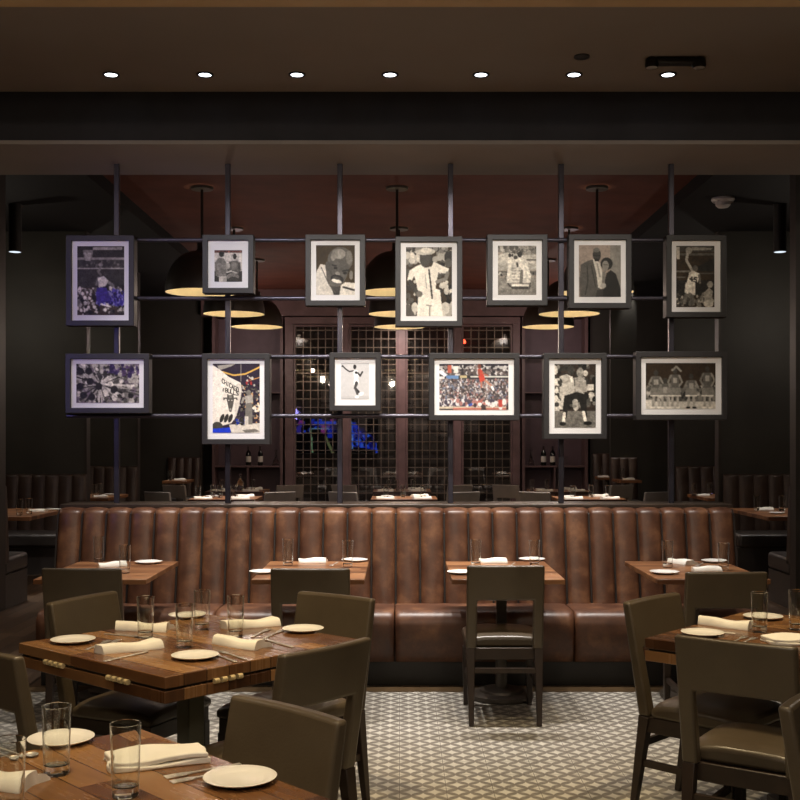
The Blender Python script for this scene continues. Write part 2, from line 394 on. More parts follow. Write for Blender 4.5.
# ---- painted prints
class Ras:
    def __init__(s, w, h, col):
        s.w, s.h = w, h; s.a = np.ones((h, w, 3))*np.array(col)/255.
        s.X, s.Y = np.meshgrid((np.arange(w)+.5)/w, (np.arange(h)+.5)/h)
    def _p(s, m, col, al=1.):
        c = np.array(col if hasattr(col, '__len__') else (col, col*.965, col*.90))/255.
        s.a[m] = s.a[m]*(1-al)+c*al
    def ell(s, cx, cy, rx, ry, col, rot=0, al=1.):
        asp = s.h/s.w; dx = s.X-cx; dy = (s.Y-cy)*asp; ry = ry*asp; c, q = math.cos(rot), math.sin(rot)
        u = (dx*c+dy*q)/rx; v = (-dx*q+dy*c)/ry
        s._p(u*u+v*v < 1, col, al); return s
    def rect(s, x0, y0, x1, y1, col, al=1.): s._p((s.X >= x0) & (s.X < x1) & (s.Y >= y0) & (s.Y < y1), col, al); return s
    def poly(s, pts, col, al=1.):
        m = np.zeros(s.X.shape, bool); n = len(pts)
        for i in range(n):
            (x0, y0), (x1, y1) = pts[i], pts[(i+1) % n]
            if y0 == y1: continue
            cond = ((y0 > s.Y) != (y1 > s.Y)) & (s.X < (x1-x0)*(s.Y-y0)/(y1-y0)+x0); m ^= cond
        s._p(m, col, al); return s
    def line(s, pts, w, col, al=1., w1=None):
        asp = s.h/s.w; n = len(pts)-1
        for k, ((x0, y0), (x1, y1)) in enumerate(zip(pts, pts[1:])):
            dx, dy = x1-x0, (y1-y0)*asp; L = dx*dx+dy*dy+1e-9
            t = np.clip(((s.X-x0)*dx+(s.Y-y0)*asp*dy)/L, 0, 1)
            d = np.hypot(s.X-x0-t*dx, (s.Y-y0)*asp-t*dy)
            s._p(d < w/2, col, al)
        return s
    def crowd(s, x0, y0, x1, y1, n, cols, r=.02):
        for _ in range(n):
            x, y = rng.uniform(x0, x1), rng.uniform(y0, y1); q = r*rng.uniform(.5, 1.3)
            c = cols[rng.integers(len(cols))]
            s.ell(x, y, q, q*s.w/s.h*rng.uniform(.8, 1.6), c)
        return s
    def text(s, word, org, ex, ey, w, col, gap=1.25):
        G = {'C': [[(1, .1), (.2, 0), (0, .5), (.2, 1), (1, .9)]], 'H': [[(0, 0), (0, 1)], [(1, 0), (1, 1)], [(0, .5), (1, .5)]], 'I': [[(.5, 0), (.5, 1)]],
             'A': [[(0, 1), (.5, 0), (1, 1)], [(.2, .65), (.8, .65)]], 'G': [[(1, .1), (.2, 0), (0, .5), (.2, 1), (1, 1), (1, .55), (.6, .55)]],
             'O': [[(.2, 0), (.8, 0), (1, .5), (.8, 1), (.2, 1), (0, .5), (.2, 0)]], 'B': [[(0, 0), (.8, .1), (.8, .4), (0, .5), (1, .6), (1, .9), (0, 1), (0, 0)]],
             'U': [[(0, 0), (0, .8), (.5, 1), (1, .8), (1, 0)]], 'L': [[(0, 0), (0, 1), (1, 1)]], 'S': [[(1, .05), (.1, .1), (.1, .4), (.9, .6), (.9, .9), (0, .95)]], '4': [[(.7, 1), (.7, 0), (0, .65), (1, .65)]], '5': [[(1, 0), (.1, 0), (.1, .45), (.9, .5), (.9, .95), (0, 1)]]}
        for k, ch in enumerate(word):
            for st in G[ch]:
                s.line([(org[0]+(k*gap+p[0])*ex[0]+p[1]*ey[0], org[1]+(k*gap+p[0])*ex[1]+p[1]*ey[1]) for p in st], w, col)
        return s
    def grain(s, amt):
        s.a = np.clip(s.a*(1+rng.normal(0, amt, (s.h, s.w, 1))), 0, 1); return s
    sat = 1.
    def finish(s):
        a = s.a.mean(2, keepdims=True)*(1-s.sat)+s.a*s.sat
        for sc_, am in ((2, .12), (4, .11), (9, .10)):
            n = rng.normal(0, 1, (s.h//sc_+3, s.w//sc_+3))
            yy, xx = np.arange(s.h)/sc_, np.arange(s.w)/sc_; yi, xi = yy.astype(int), xx.astype(int); fy, fx = (yy-yi)[:, None], (xx-xi)[None]
            f = (n[yi][:, xi]*(1-fy)*(1-fx)+n[yi][:, xi+1]*(1-fy)*fx+n[yi+1][:, xi]*fy*(1-fx)+n[yi+1][:, xi+1]*fy*fx)
            a = a*(1+am*s.tex*np.clip(f, -2, 2)[..., None])
        p = np.pad(a, ((1, 1), (1, 1), (0, 0)), 'edge')
        a = .4*a+.15*(p[:-2, 1:-1]+p[2:, 1:-1]+p[1:-1, :-2]+p[1:-1, 2:])
        s.a = np.clip((a-.45)*1.12+.43, .03, .97); return s
    tex = 1.
    def mesh(s, name, mat, parent, x0, x1, z0, z1, y):
        me = bpy.data.meshes.new(name); w, h = s.w, s.h
        xs = np.linspace(x0, x1, w); zs = np.linspace(z1, z0, h)
        V = np.zeros((h, w, 3)); V[..., 0] = xs[None, :]; V[..., 1] = y; V[..., 2] = zs[:, None]
        idx = np.arange(w*h).reshape(h, w)
        Fq = np.stack([idx[:-1, :-1], idx[1:, :-1], idx[1:, 1:], idx[:-1, 1:]], -1).reshape(-1, 4)
        me.from_pydata(V.reshape(-1, 3).tolist(), [], Fq.tolist())
        at = me.color_attributes.new('ink', 'FLOAT_COLOR', 'POINT')
        l = np.where(s.a <= .04045, s.a/12.92, ((s.a+.055)/1.055)**2.4)
        at.data.foreach_set('color', np.concatenate([l.reshape(-1, 3), np.ones((w*h, 1))], 1).astype(np.float32).ravel())
        me.materials.append(MT[mat]); o = bpy.data.objects.new(name, me); C.objects.link(o)
        if parent is not None: o.parent = parent
        return o
GR = [30, 50, 80, 110, 150, 190, 220]; DK = [25, 35, 45, 60, 80]; 
def art1():
    r = Ras(84, 120, (70, 60, 52)); r.rect(0, 0, 1, .17, 60).rect(.33, .02, .95, .06, 165).rect(0, .17, 1, .2, 150).rect(0, .2, 1, .34, 74)
    r.crowd(0, .2, 1, .33, 60, [60, 95, 120], .02); r.rect(0, .32, 1, .335, 170); r.rect(0, .335, 1, .6, 66)
    r.poly([(.12, .06), (.34, .06), (.32, .18), (.15, .18)], 130).poly([(.16, .1), (.3, .1), (.28, .22), (.18, .22)], 170)
    r.crowd(0, .6, 1, 1, 200, [40, 70, 110, 160, 200, 215], .03)
    r.crowd(.42, .64, 1, .85, 130, [(60, 50, 120), (90, 80, 150), (45, 38, 90), (130, 125, 170)], .03)
    r.line([(.45, .46), (.41, .56)], .05, 110).line([(.5, .42), (.44, .36)], .05, 120).line([(.62, .5), (.76, .57)], .06, 120)
    r.ell(.5, .27, .045, .032, 150).line([(.46, .36), (.5, .30)], .05, 130)
    r.poly([(.44, .46), (.56, .43), (.66, .5), (.6, .58), (.46, .6)], 215).ell(.6, .4, .045, .035, 80)
    r.poly([(.42, .6), (.62, .6), (.72, .8), (.4, .8)], (72, 60, 130)).line([(.5, .84), (.68, .87)], .03, 235)
    return r.grain(.06)
def art2():
    r = Ras(70, 80, (196, 188, 178)); r.rect(0, 0, 1, .09, (95, 60, 55)); r.crowd(0, .0, 1, .09, 60, [(60, 50, 50), (140, 90, 80)], .015)
    r.rect(0, .66, 1, 1, 60).poly([(.05, .36), (.14, .26), (.34, .26), (.46, .45), (.42, .85), (.12, .85)], 125)
    r.ell(.26, .14, .09, .08, 60).rect(.17, .07, .36, .13, 50).line([(.06, .4), (.08, .78)], .08, 120).rect(.17, .82, .45, 1, 190)
    r.poly([(.52, .36), (.84, .34), (.92, .5), (.86, .75), (.56, .7)], 105).ell(.73, .2, .065, .09, 60).line([(.56, .42), (.5, .62), (.64, .65)], .09, 85).line([(.88, .42), (.9, .62)], .09, 85)
    r.ell(.5, .5, .07, .09, 160).rect(.62, .38, .78, .62, 130).ell(.66, .84, .22, .12, 130).ell(.68, .92, .18, .08, 70).line([(.45, .7), (.6, .66), (.8, .72)], .05, 200)
    return r.grain(.08)
def art3():
    r = Ras(90, 114, (66, 54, 34)); r.poly([(0, .55), (.12, .38), (.24, .4), (.3, .7), (.46, .98), (.5, 1), (0, 1)], 205)
    r.ell(.62, .3, .32, .26, 100, .3).ell(.55, .52, .27, .33, 92, .25).ell(.6, .18, .16, .1, 150).ell(.47, .2, .08, .12, 135, .3).ell(.85, .25, .08, .14, 120)
    r.ell(.3, .42, .06, .1, 85).ell(.9, .6, .05, .09, 130).line([(.42, .4), (.52, .42)], .035, 45).line([(.68, .52), (.84, .5)], .035, 45)
    r.ell(.5, .46, .05, .025, 35).ell(.74, .56, .05, .025, 35).ell(.55, .58, .06, .05, 140).ell(.54, .68, .17, .085, 40, .25).ell(.53, .72, .13, .04, 225, .25)
    r.ell(.53, .66, .11, .03, 70, .25).poly([(.4, .82), (.66, .84), (.6, 1), (.46, 1)], 60).poly([(.64, .8), (.75, .74), (1, .76), (1, 1), (.6, 1)], 215).line([(.7, .84), (.98, .9)], .05, 60)
    return r.line([(.14, .45), (.34, .8), (.5, .95)], .02, 90).grain(.04)
def art4():
    r = Ras(96, 144, (66, 56, 44)); r.crowd(0, 0, 1, .25, 70, [60, 95, 130, 170], .06); r.crowd(0, .25, 1, 1, 90, [35, 45, 60, 85, 190], .045)
    r.crowd(.02, .12, .3, .2, 10, [190, 215], .06).crowd(.75, .5, 1, .65, 8, [190, 210], .05).crowd(0, .75, .2, 1, 10, [200, 90], .06).crowd(.8, .8, 1, 1, 12, [160, 190], .07)
    r.poly([(.22, .28), (.36, .24), (.42, .3), (.56, .28), (.6, .21), (.78, .27), (.93, .31), (.9, .39), (.7, .37), (.64, .6), (.74, .62), (.8, 1), (.24, 1), (.27, .68), (.22, .5), (.18, .42), (.12, .5), (.03, .48), (.08, .34)], 228)
    r.ell(.42, .16, .12, .12, 78).ell(.42, .07, .22, .045, 190, -.05).ell(.44, .05, .12, .04, 215).poly([(.3, .24), (.46, .3), (.56, .22), (.5, .28), (.4, .3)], 90)
    r.line([(.09, .5), (.2, .62), (.28, .69)], .09, 70).ell(.29, .68, .07, .045, 110).line([(.9, .38), (.86, .46), (.68, .5)], .08, 130)
    r.line([(.5, .33), (.53, .5), (.57, .74)], .035, 70).line([(.42, .4), (.45, .6)], .012, 130).line([(.52, .86), (.52, 1)], .03, 150).line([(.45, .84), (.55, .85)], .02, 130)
    return r.grain(.05)
def art5():
    r = Ras(84, 108, (150, 140, 128)); r.rect(0, 0, 1, .14, 112).crowd(0, 0, 1, .2, 60, [90, 120, 150, 170], .05)
    r.poly([(0, .2), (.25, .14), (.7, .2), (1, .18), (1, .36), (0, .4)], 185).rect(.7, .28, 1, .31, 90).rect(0, .36, 1, .5, 165).rect(0, .52, 1, .6, 95).crowd(0, .56, 1, .66, 40, [60, 120, 180], .03)
    r.rect(0, .66, 1, 1, 128).poly([(.26, .24), (.72, .24), (.86, .62), (.84, .76), (.24, .76), (.23, .66)], 200)
    r.poly([(.28, .3), (.36, .3), (.3, .7), (.24, .72)], 225).poly([(.68, .32), (.76, .4), (.87, .62), (.8, .66)], 225)
    for k in range(6): r.rect(.36, .44+.06*k, .66, .47+.06*k, 165)
    r.ell(.31, .2, .04, .04, 60).ell(.38, .2, .03, .03, 70).ell(.46, .24, .05, .04, 70).ell(.57, .18, .06, .06, 60).poly([(.48, .28), (.62, .26), (.7, .44), (.6, .52), (.5, .44)], 205)
    r.line([(.5, .36), (.53, .5)], .05, 70).line([(.62, .52), (.6, .8)], .08, 110).line([(.52, .46), (.48, .64)], .07, 210).rect(.36, .82, .8, .88, 70).rect(.36, .78, .8, .82, 225).line([(.26, .76), (.34, .84)], .03, 70).line([(.84, .76), (.82, .86)], .03, 70)
    return r.grain(.06)
def art6():
    r = Ras(90, 112, (152, 138, 126)); r.rect(.75, 0, 1, 1, 132).poly([(.05, .38), (.2, .31), (.36, .27), (.5, .6), (.5, .84), (.55, 1), (.04, 1), (.02, .7)], 92)
    r.line([(.2, .4), (.22, .7), (.16, .95)], .03, 66).line([(.3, .4), (.4, .8)], .02, 60)
    r.poly([(.33, .26), (.5, .34), (.56, .52), (.54, .84), (.46, .82), (.42, .56)], 205).line([(.44, .36), (.5, .6)], .04, 150)
    r.ell(.43, .19, .095, .125, 70).ell(.42, .1, .08, .045, 110).line([(.36, .2), (.5, .2)], .02, 40).rect(.38, .27, .48, .31, 46)
    r.ell(.66, .36, .14, .12, 50).ell(.63, .4, .08, .1, 135).line([(.6, .38), (.68, .38)], .02, 60)
    r.poly([(.66, .54), (.76, .48), (.88, .56), (.98, .8), (1, 1), (.56, 1), (.6, .74)], 46).ell(.58, .78, .07, .05, 165).poly([(.56, .52), (.64, .5), (.62, .74), (.55, .72)], 120).poly([(.44, .86), (.58, .84), (.58, 1), (.4, 1)], 66)
    return r.grain(.03)
def art7():
    r = Ras(84, 132, (62, 52, 40)); r.rect(0, 0, 1, .1, 72).poly([(.4, .02), (.95, .04), (.9, .07), (.4, .08)], 140).rect(0, .12, 1, .16, 96).poly([(.5, .36), (1, .2), (1, .42), (.6, .42)], 46)
    r.rect(0, .4, .4, .43, 120).rect(0, .5, .25, .52, 105).rect(.4, .44, 1, .46, 90).rect(0, .56, 1, .8, 48).poly([(0, .02), (.1, .02), (.1, .22), (.02, .22)], 190)
    r.ell(.33, .08, .085, .055, 150).line([(.3, .14), (.27, .24), (.42, .4)], .07, 165).ell(.5, .37, .07, .05, 100)
    r.poly([(.34, .44), (.44, .4), (.62, .46), (.56, .6), (.28, .6)], 222).text('45', (.36, .5), (.085, .01), (-.01, .07), .03, 60)
    r.poly([(.25, .6), (.5, .6), (.5, .8), (.36, .8), (.22, .76)], 215).line([(.6, .48), (.62, .6)], .06, 120).crowd(0, .8, 1, 1, 60, [50, 80, 120, 175], .05)
    r.line([(.26, .8), (.22, .92)], .09, 110).line([(.42, .82), (.42, .95)], .09, 100).ell(.88, .63, .08, .055, 150).poly([(.72, .76), (.86, .68), (.96, .74), (.9, .9), (.74, .9)], 150).line([(.7, .78), (.64, .88)], .06, 130).ell(.84, .94, .13, .06, 190)
    return r.grain(.05)
def art8():
    r = Ras(112, 74, (110, 100, 105))
    r.crowd(0, 0, 1, 1, 260, [45, 60, 85, 120, 165, 200], .035)
    for k in range(44):
        a = rng.uniform(0, 2*PI); q = rng.uniform(.3, .75)
        r.line([(.38+.06*math.cos(a), .52+.07*math.sin(a)), (.38+q*math.cos(a), .52+q*math.sin(a))], rng.uniform(.012, .035), [40, 70, 185, 205, 150][rng.integers(5)], .9)
    for x, y in ((.07, .2), (.2, .19), (.22, .45), (.06, .58), (.12, .8), (.25, .85), (.6, .65), (.36, .58)): r.ell(x, y, .055, .09, 45)
    r.crowd(.45, .0, 1, .3, 60, [(60, 50, 80), (90, 75, 100), 60, 150], .03)
    return r.grain(.08)
def art9():
    r = Ras(140, 206, (58, 50, 62)); r.crowd(.5, .3, 1, .85, 260, [40, 55, 75, 100, (190, 150, 110), 170], .018).poly([(.1, .03), (.5, .0), (.4, .04), (.14, .1)], 160)
    r.line([(.2, .12), (.45, .17), (.7, .15), (1, .05)], .035, (205, 165, 90)).line([(.8, .24), (1, .2)], .02, (190, 140, 90)).line([(.6, 0), (.6, .26)], .012, 150)
    r.crowd(.72, .18, .84, .3, 12, [(150, 60, 60), 190], .025)
    r.poly([(0, .02), (.14, .08), (.34, .19), (.6, .28), (.62, .4), (.56, .62), (.5, .76), (.4, .86), (.1, .92), (0, .98)], 226)
    r.poly([(.5, .3), (.6, .28), (.62, .4), (.56, .62), (.46, .82)], 205)
    r.text('CHICAGO', (.205, .215), (.041, .0165), (-.006, .062), .0125, 30).text('BULLS', (.275, .352), (.046, .009), (-.004, .06), .014, 30).ell(.235, .365, .012, .012, 70).ell(.225, .385, .012, .02, 80)
    # bull head emblem
    r.poly([(.31, .46), (.44, .45), (.46, .51), (.43, .62), (.40, .70), (.36, .70), (.33, .62), (.3, .52)], 92).line([(.31, .5), (.24, .5), (.24, .52)], .03, 92).line([(.45, .5), (.51, .5), (.515, .52)], .03, 92)
    r.line([(.33, .46), (.32, .45)], .03, 110).ell(.345, .53, .014, .008, 210).ell(.41, .53, .014, .008, 210).ell(.38, .66, .022, .016, 150).rect(.35, .46, .41, .5, 130)
    for x in (.2, .29, .38): r.ell(x, .79, .04, .065, 60, .35)
    r.ell(.1, .92, .12, .08, 75).poly([(0, .94), (.4, .92), (.38, 1), (0, 1)], (45, 70, 190))
    r.poly([(.35, .88), (1, .86), (1, 1), (.4, 1)], 205).poly([(.62, .96), (.9, .94), (1, .98), (.7, 1)], 120).crowd(.5, .8, .68, .88, 30, [(40, 60, 140), 60, 130], .025)
    r.ell(.76, .42, .05, .04, 120).poly([(.68, .47), (.84, .45), (.86, .56), (.7, .58)], 170).poly([(.7, .58), (.84, .57), (.84, .88), (.68, .88)], 120).rect(.68, .76, .76, .88, 200).line([(.66, .5), (.62, .56)], .05, 150)
    r.crowd(.84, .58, 1, .7, 18, [(240, 210, 170), 220], .025)
    return r.grain(.04)
def art10():
    r = Ras(80, 104, (192, 190, 188)); r.rect(0, .92, 1, 1, (182, 180, 178)); r.rect(0, .0, 1, .03, (178, 176, 175))
    r.line([(.06, .09), (.22, .2), (.3, .24), (.44, .22)], .045, (62, 60, 60)).ell(.06, .09, .035, .03, (70, 70, 70)).ell(.49, .11, .055, .065, (58, 56, 56))
    r.poly([(.44, .22), (.56, .2), (.64, .28), (.6, .46), (.48, .46)], (225, 225, 225)).ell(.54, .27, .05, .035, (50, 50, 50)).line([(.6, .28), (.68, .36), (.76, .25)], .06, (70, 68, 68))
    r.poly([(.46, .46), (.62, .46), (.64, .58), (.46, .62)], (238, 238, 238)).line([(.55, .54), (.5, .7), (.62, .8)], .09, (60, 58, 58)).line([(.58, .56), (.5, .68), (.58, .86)], .075, (82, 80, 80))
    r.ell(.72, .86, .09, .05, (222, 222, 222), -.6).ell(.57, .94, .08, .04, (228, 228, 228))
    return r.grain(.015)
def art11():
    r = Ras(140, 94, (96, 84, 80)); r.rect(0, 0, 1, .05, (60, 56, 66)).rect(0, .05, 1, .12, (170, 166, 160)).crowd(0, .04, 1, .26, 120, [(60, 56, 60), (190, 185, 180), (130, 115, 110)], .018)
    r.rect(0, .26, 1, .33, (60, 62, 64)).rect(.1, .26, .28, .33, (85, 130, 190)).rect(.3, .26, .4, .31, (190, 170, 110)).rect(0, .28, .08, .33, (215, 205, 200)).rect(.45, .27, 1, .3, (200, 196, 185))
    cols = [(92, 76, 74), (160, 104, 98), (205, 196, 192), (84, 80, 96), (138, 122, 118), (186, 180, 180), (106, 114, 136), (156, 136, 126), (70, 62, 62)]
    r.crowd(0, .34, 1, .93, 1100, cols, .013); r.crowd(0, .78, 1, .93, 160, [(215, 208, 206), (84, 76, 92), (180, 110, 100)], .02)
    r.poly([(.42, .88), (.48, .84), (.48, .9), (.43, .92)], (50, 80, 190)).rect(0, .93, 1, .97, (205, 185, 150)).rect(.2, .95, 1, 1, (200, 110, 90)).crowd(.45, .8, 1, .97, 20, [(190, 95, 80), (220, 212, 205), (80, 64, 64)], .026).rect(.86, .78, .91, .94, (215, 60, 45))
    r.rect(.12, .03, .18, .2, (205, 85, 60)).poly([(.2, .06), (.28, .05), (.26, .2), (.22, .2)], (215, 205, 190)).line([(.02, .18), (.08, .24)], .05, (215, 215, 225))
    r.ell(.58, .06, .025, .055, (140, 70, 50)).poly([(.555, .12), (.60, .11), (.64, .2), (.65, .28), (.60, .32), (.565, .3)], (225, 60, 40)).line([(.575, .15), (.575, .26)], .02, (150, 80, 55))
    r.poly([(.575, .29), (.65, .28), (.67, .36), (.59, .41)], (232, 62, 42)).line([(.66, .36), (.74, .46), (.78, .54)], .03, (200, 130, 100)).line([(.61, .4), (.61, .5)], .03, (190, 110, 85)).line([(.62, .2), (.7, .26)], .02, (180, 95, 70)).line([(.76, .5), (.78, .56)], .03, (235, 235, 235))
    return r.grain(.04)
def art12():
    r = Ras(88, 134, (60, 52, 46)); r.crowd(0, 0, 1, .7, 90, [40, 60, 90, 130, 180], .06).rect(0, .74, 1, 1, 112)
    r.poly([(.12, .2), (.3, .16), (.46, .22), (.5, .5), (.3, .52), (.24, .72), (.12, .72)], 178).ell(.4, .1, .085, .075, 70).poly([(.34, .18), (.44, .2), (.42, .3)], 225)
    r.poly([(.48, .22), (.62, .2), (.76, .26), (.78, .44), (.5, .46)], 150).ell(.62, .14, .085, .08, 140).line([(.5, .36), (.7, .48)], .06, 170)
    r.poly([(.24, .5), (.54, .44), (.76, .48), (.78, .72), (.64, .72), (.6, .6), (.36, .64), (.32, .74), (.2, .72)], 44)
    r.line([(.28, .7), (.24, .84)], .1, 46).line([(.7, .66), (.74, .82)], .1, 46).line([(.24, .78), (.22, .9)], .075, 220).line([(.7, .76), (.74, .88)], .075, 220).ell(.2, .94, .08, .03, 40).ell(.8, .93, .1, .03, 40)
    r.ell(.5, .6, .07, .05, 150).rect(.8, .32, .94, .42, 210).crowd(0, .1, .14, .7, 18, [190, 215, 70], .05)
    return r.grain(.05)
def art13():
    r = Ras(120, 80, (58, 48, 38)); r.rect(0, .55, 1, .84, 100).crowd(0, .5, 1, .8, 160, [50, 80, 120, 170], .022).rect(0, .84, 1, 1, 186).rect(0, .8, .1, 1, 205)
    for x, s_, k in ((.15, 1., 0), (.28, .8, 1), (.42, 1.05, 2), (.65, .9, 3), (.88, 1.1, 4)):
        t0 = .98-.82*s_
        r.line([(x-.035, .7), (x-.04, .96)], .035, 150).line([(x+.035, .7), (x+.04, .96)], .035, 160).ell(x-.045, .97, .03, .025, 225 if k != 3 else 40).ell(x+.045, .97, .03, .025, 225 if k != 3 else 40)
        r.poly([(x-.075, .52), (x+.075, .52), (x+.085, .72), (x-.085, .72)], 122).poly([(x-.06, t0+.13), (x+.06, t0+.13), (x+.07, .54), (x-.07, .54)], 92).rect(x-.03, t0+.2, x+.03, t0+.32, 150)
        r.ell(x, t0+.06, .032, .065, 66).line([(x-.06, t0+.16), (x-.1, t0+.3), (x-.06, .5)], .028, 120).line([(x+.06, t0+.16), (x+.1, t0+.3), (x+.06, .5)], .028, 135).line([(x-.075, .715), (x+.075, .715)], .02, 205)
    r.line([(.38, .16), (.44, .08), (.5, .18)], .03, 140)
    return r.grain(.05)
FR = [((71.7, 240.8, 129, 320.5), (77, 246, 124, 315), art1, 'basketball player rising above a crowd tinged purple', 'top row, leftmost'),
 ((208, 240.3, 248.3, 288), (214.3, 250, 242, 281.6), art2, 'two men standing and talking under a dark banner', 'top row, smallest'),
 ((310.8, 240, 359.8, 300.5), (316, 245, 354.8, 294.8), art3, 'close-up of a laughing bald man in a pale robe', 'top row'),
 ((400.6, 242, 457, 321), (406, 247, 452, 316), art4, 'man in white clothes and hat with hands on hips', 'top row, tallest in the middle'),
 ((492.5, 240, 542, 300.3), (498, 245.5, 536.4, 294.8), art5, 'people walking down aeroplane boarding stairs', 'top row'),
 ((574, 239.8, 626, 303), (579, 245, 621, 296.8), art6, 'man in a suit with his arm around a woman', 'top row'),
 ((671.4, 240.5, 720.7, 312), (676.4, 245.7, 714.7, 307), art7, 'player in white reaching one arm up with the ball', 'top row, rightmost'),
 ((71, 359, 144, 407.8), (76, 363.8, 139, 402.8), art8, 'huddle of many hands and heads seen from above', 'bottom row, leftmost'),
 ((207.5, 359, 264.6, 439), (212.5, 363.6, 259.6, 432.7), art9, 'white lettered banner beside court figures', 'bottom row'),
 ((334.8, 358, 375.5, 405.4), (341, 363, 369, 398.8), art10, 'single leaping dancer-like athlete on pale grey', 'bottom row, smallest'),
 ((434.4, 358.5, 514, 415), (439.4, 363.8, 508.5, 409.8), art11, 'red-clad player flying before a coloured crowd', 'bottom row'),
 ((549, 358.5, 601.3, 433.6), (554.7, 364, 596, 427.4), art12, 'seated man in pale jacket with a child on his knee', 'bottom row'),
 ((641, 357, 721.7, 414.6), (646, 363, 715.8, 408.7), art13, 'five players standing in a line seen from behind', 'bottom row, rightmost')]
FY = 7.425
for (m, p, fn, what, where) in FR:
    x0, z1 = XZ(m[0], m[1], FY); x1, z0 = XZ(m[2], m[3], FY)
    cx, cz = (x0+x1)/2, (z0+z1)/2
    t = thing('picture_frame', 'charcoal framed photograph on the grid, %s: %s' % (where.replace(', ', ' '), what), 'framed picture', (cx, FY, cz), 0, 'framed photographs on the steel grid')
    t['label'] = 'framed photo of %s, %s' % (what, where.split(',')[0])
    hw, hh, bw = (x1-x0)/2, (z1-z0)/2, .036
    b = MB(); xs = [-hw-bw, -hw, hw, hw+bw]; zs = [-hh-bw, -hh, hh, hh+bw]
    b.slab(xs, zs, lambda x, z: (x, -.012, z), lambda x, z: (x, .085, z), lambda i, j: not (i == 1 and j == 1))
    b.done('frame', 'frame', t, bevel=.003)
    MB().box(-hw, hw, .008, .03, -hh, hh).done('mat_board', 'mat', t)
    a0, b1 = XZ(p[0], p[1], FY); a1, b0 = XZ(p[2], p[3], FY)
    rr = fn(); rr.tex = {art10: .08, art6: .3, art3: .4, art9: .25, art11: .2, art4: .25, art13: .35}.get(fn, .6); rr.sat = .62 if fn is art11 else 1.; rr.finish().mesh('print', 'photo', t, a0-cx, a1-cx, b0-cz, b1-cz, .006)
    MB().quad((-hw, -.002, -hh), (hw, -.002, -hh), (hw, -.002, hh), (-hw, -.002, hh)).done('glass', 'pane', t)

# ================================================================ banquette
BX0, BX1 = -2.24, 2.185
bq = thing('banquette', 'long cognac brown leather banquette with channelled back', 'banquette', (0, 0, 0))
NP = 28; pw = (BX1-BX0)/NP
def back_pt(u, v):
    k = min(int(u), NP-1); f = u-k; x = BX0+u*pw
    bul = .044*(1-abs(2*f-1)**6)**.8
    if v <= 1: y, z, amp = 7.24+.12*v, .44+.585*v, 1
    else:
        a = (v-1)*PI/2; y, z, amp = 7.36+.055*(1-math.cos(a)), 1.025+.032*math.sin(a), math.cos(a)*.8+.2
    ends = 1
    return (x, y-bul*amp, z+(.012*(1-abs(2*f-1)**3)*math.sin((v-1)*PI/2) if v > 1 else 0))
us = []
for k in range(NP): us += [k+q for q in (0, .012, .04, .09, .2, .5, .8, .91, .96, .988)]
us.append(NP-1e-6)
vs = lin(0, 1, 8)+[1.2, 1.4, 1.6, 1.8, 2.0]
b = MB(); b.slab(us, vs, back_pt, lambda u, v: (BX0+u*pw, 7.46, .44+.585*min(v, 1)+.03*max(0, v-1)))
b.done('channelled_back', 'brown', bq, smooth=60)
prof = [(7.30, .15), (6.875, .15), (6.845, .20), (6.832, .30), (6.83, .38), (6.838, .42), (6.858, .447), (6.89, .461), (6.95, .466), (7.25, .458), (7.30, .458)]
sx = [BX0+.01, -1.135, -.032, 1.068, BX1-.01]
for a, c in zip(sx, sx[1:]):
    b = MB(); xs = [a+.003, a+.012, a+.04, c-.04, c-.012, c-.003]; ins = [.014, .004, 0, 0, .004, .014]
    rings = []
    for x, q in zip(xs, ins):
        rings.append([b.b.verts.new((x, y+(q if y < 7.2 else 0), z-(q*.6 if z > .4 else 0))) for y, z in prof])
    for r0, r1 in zip(rings, rings[1:]):
        for i in range(len(prof)): j = (i+1) % len(prof); b.b.faces.new([r0[i], r0[j], r1[j], r1[i]])
    b.b.faces.new(rings[0]); b.b.faces.new(rings[-1][::-1])
    b.done('seat_cushion', 'brown', bq, smooth=50)
MB().box(BX0+.03, BX1-.03, 6.895, 7.45, 0, .15).done('plinth', 'plinth', bq)
MB().box(BX0, BX1, 7.46, 7.74, 0, 1.06).done('partition_body', 'plinth', bq)
MB().box(BX0-.01, BX1+.01, 7.395, 7.76, 1.06, 1.085).done('ledge', 'capwood', bq, bevel=.004)

b = MB()  # thin dark strips that paint shade into the channel creases
for k in range(NP+1):
    x = BX0+k*pw
    for (y0, z0), (y1, z1) in (((7.222, .45), (7.342, 1.02)), ((7.342, 1.02), (7.39, 1.05))): b.bar((x, y0, z0), (x, y1, z1), .010)
b.done('crease_shade_strips', 'creaseshade', bq)
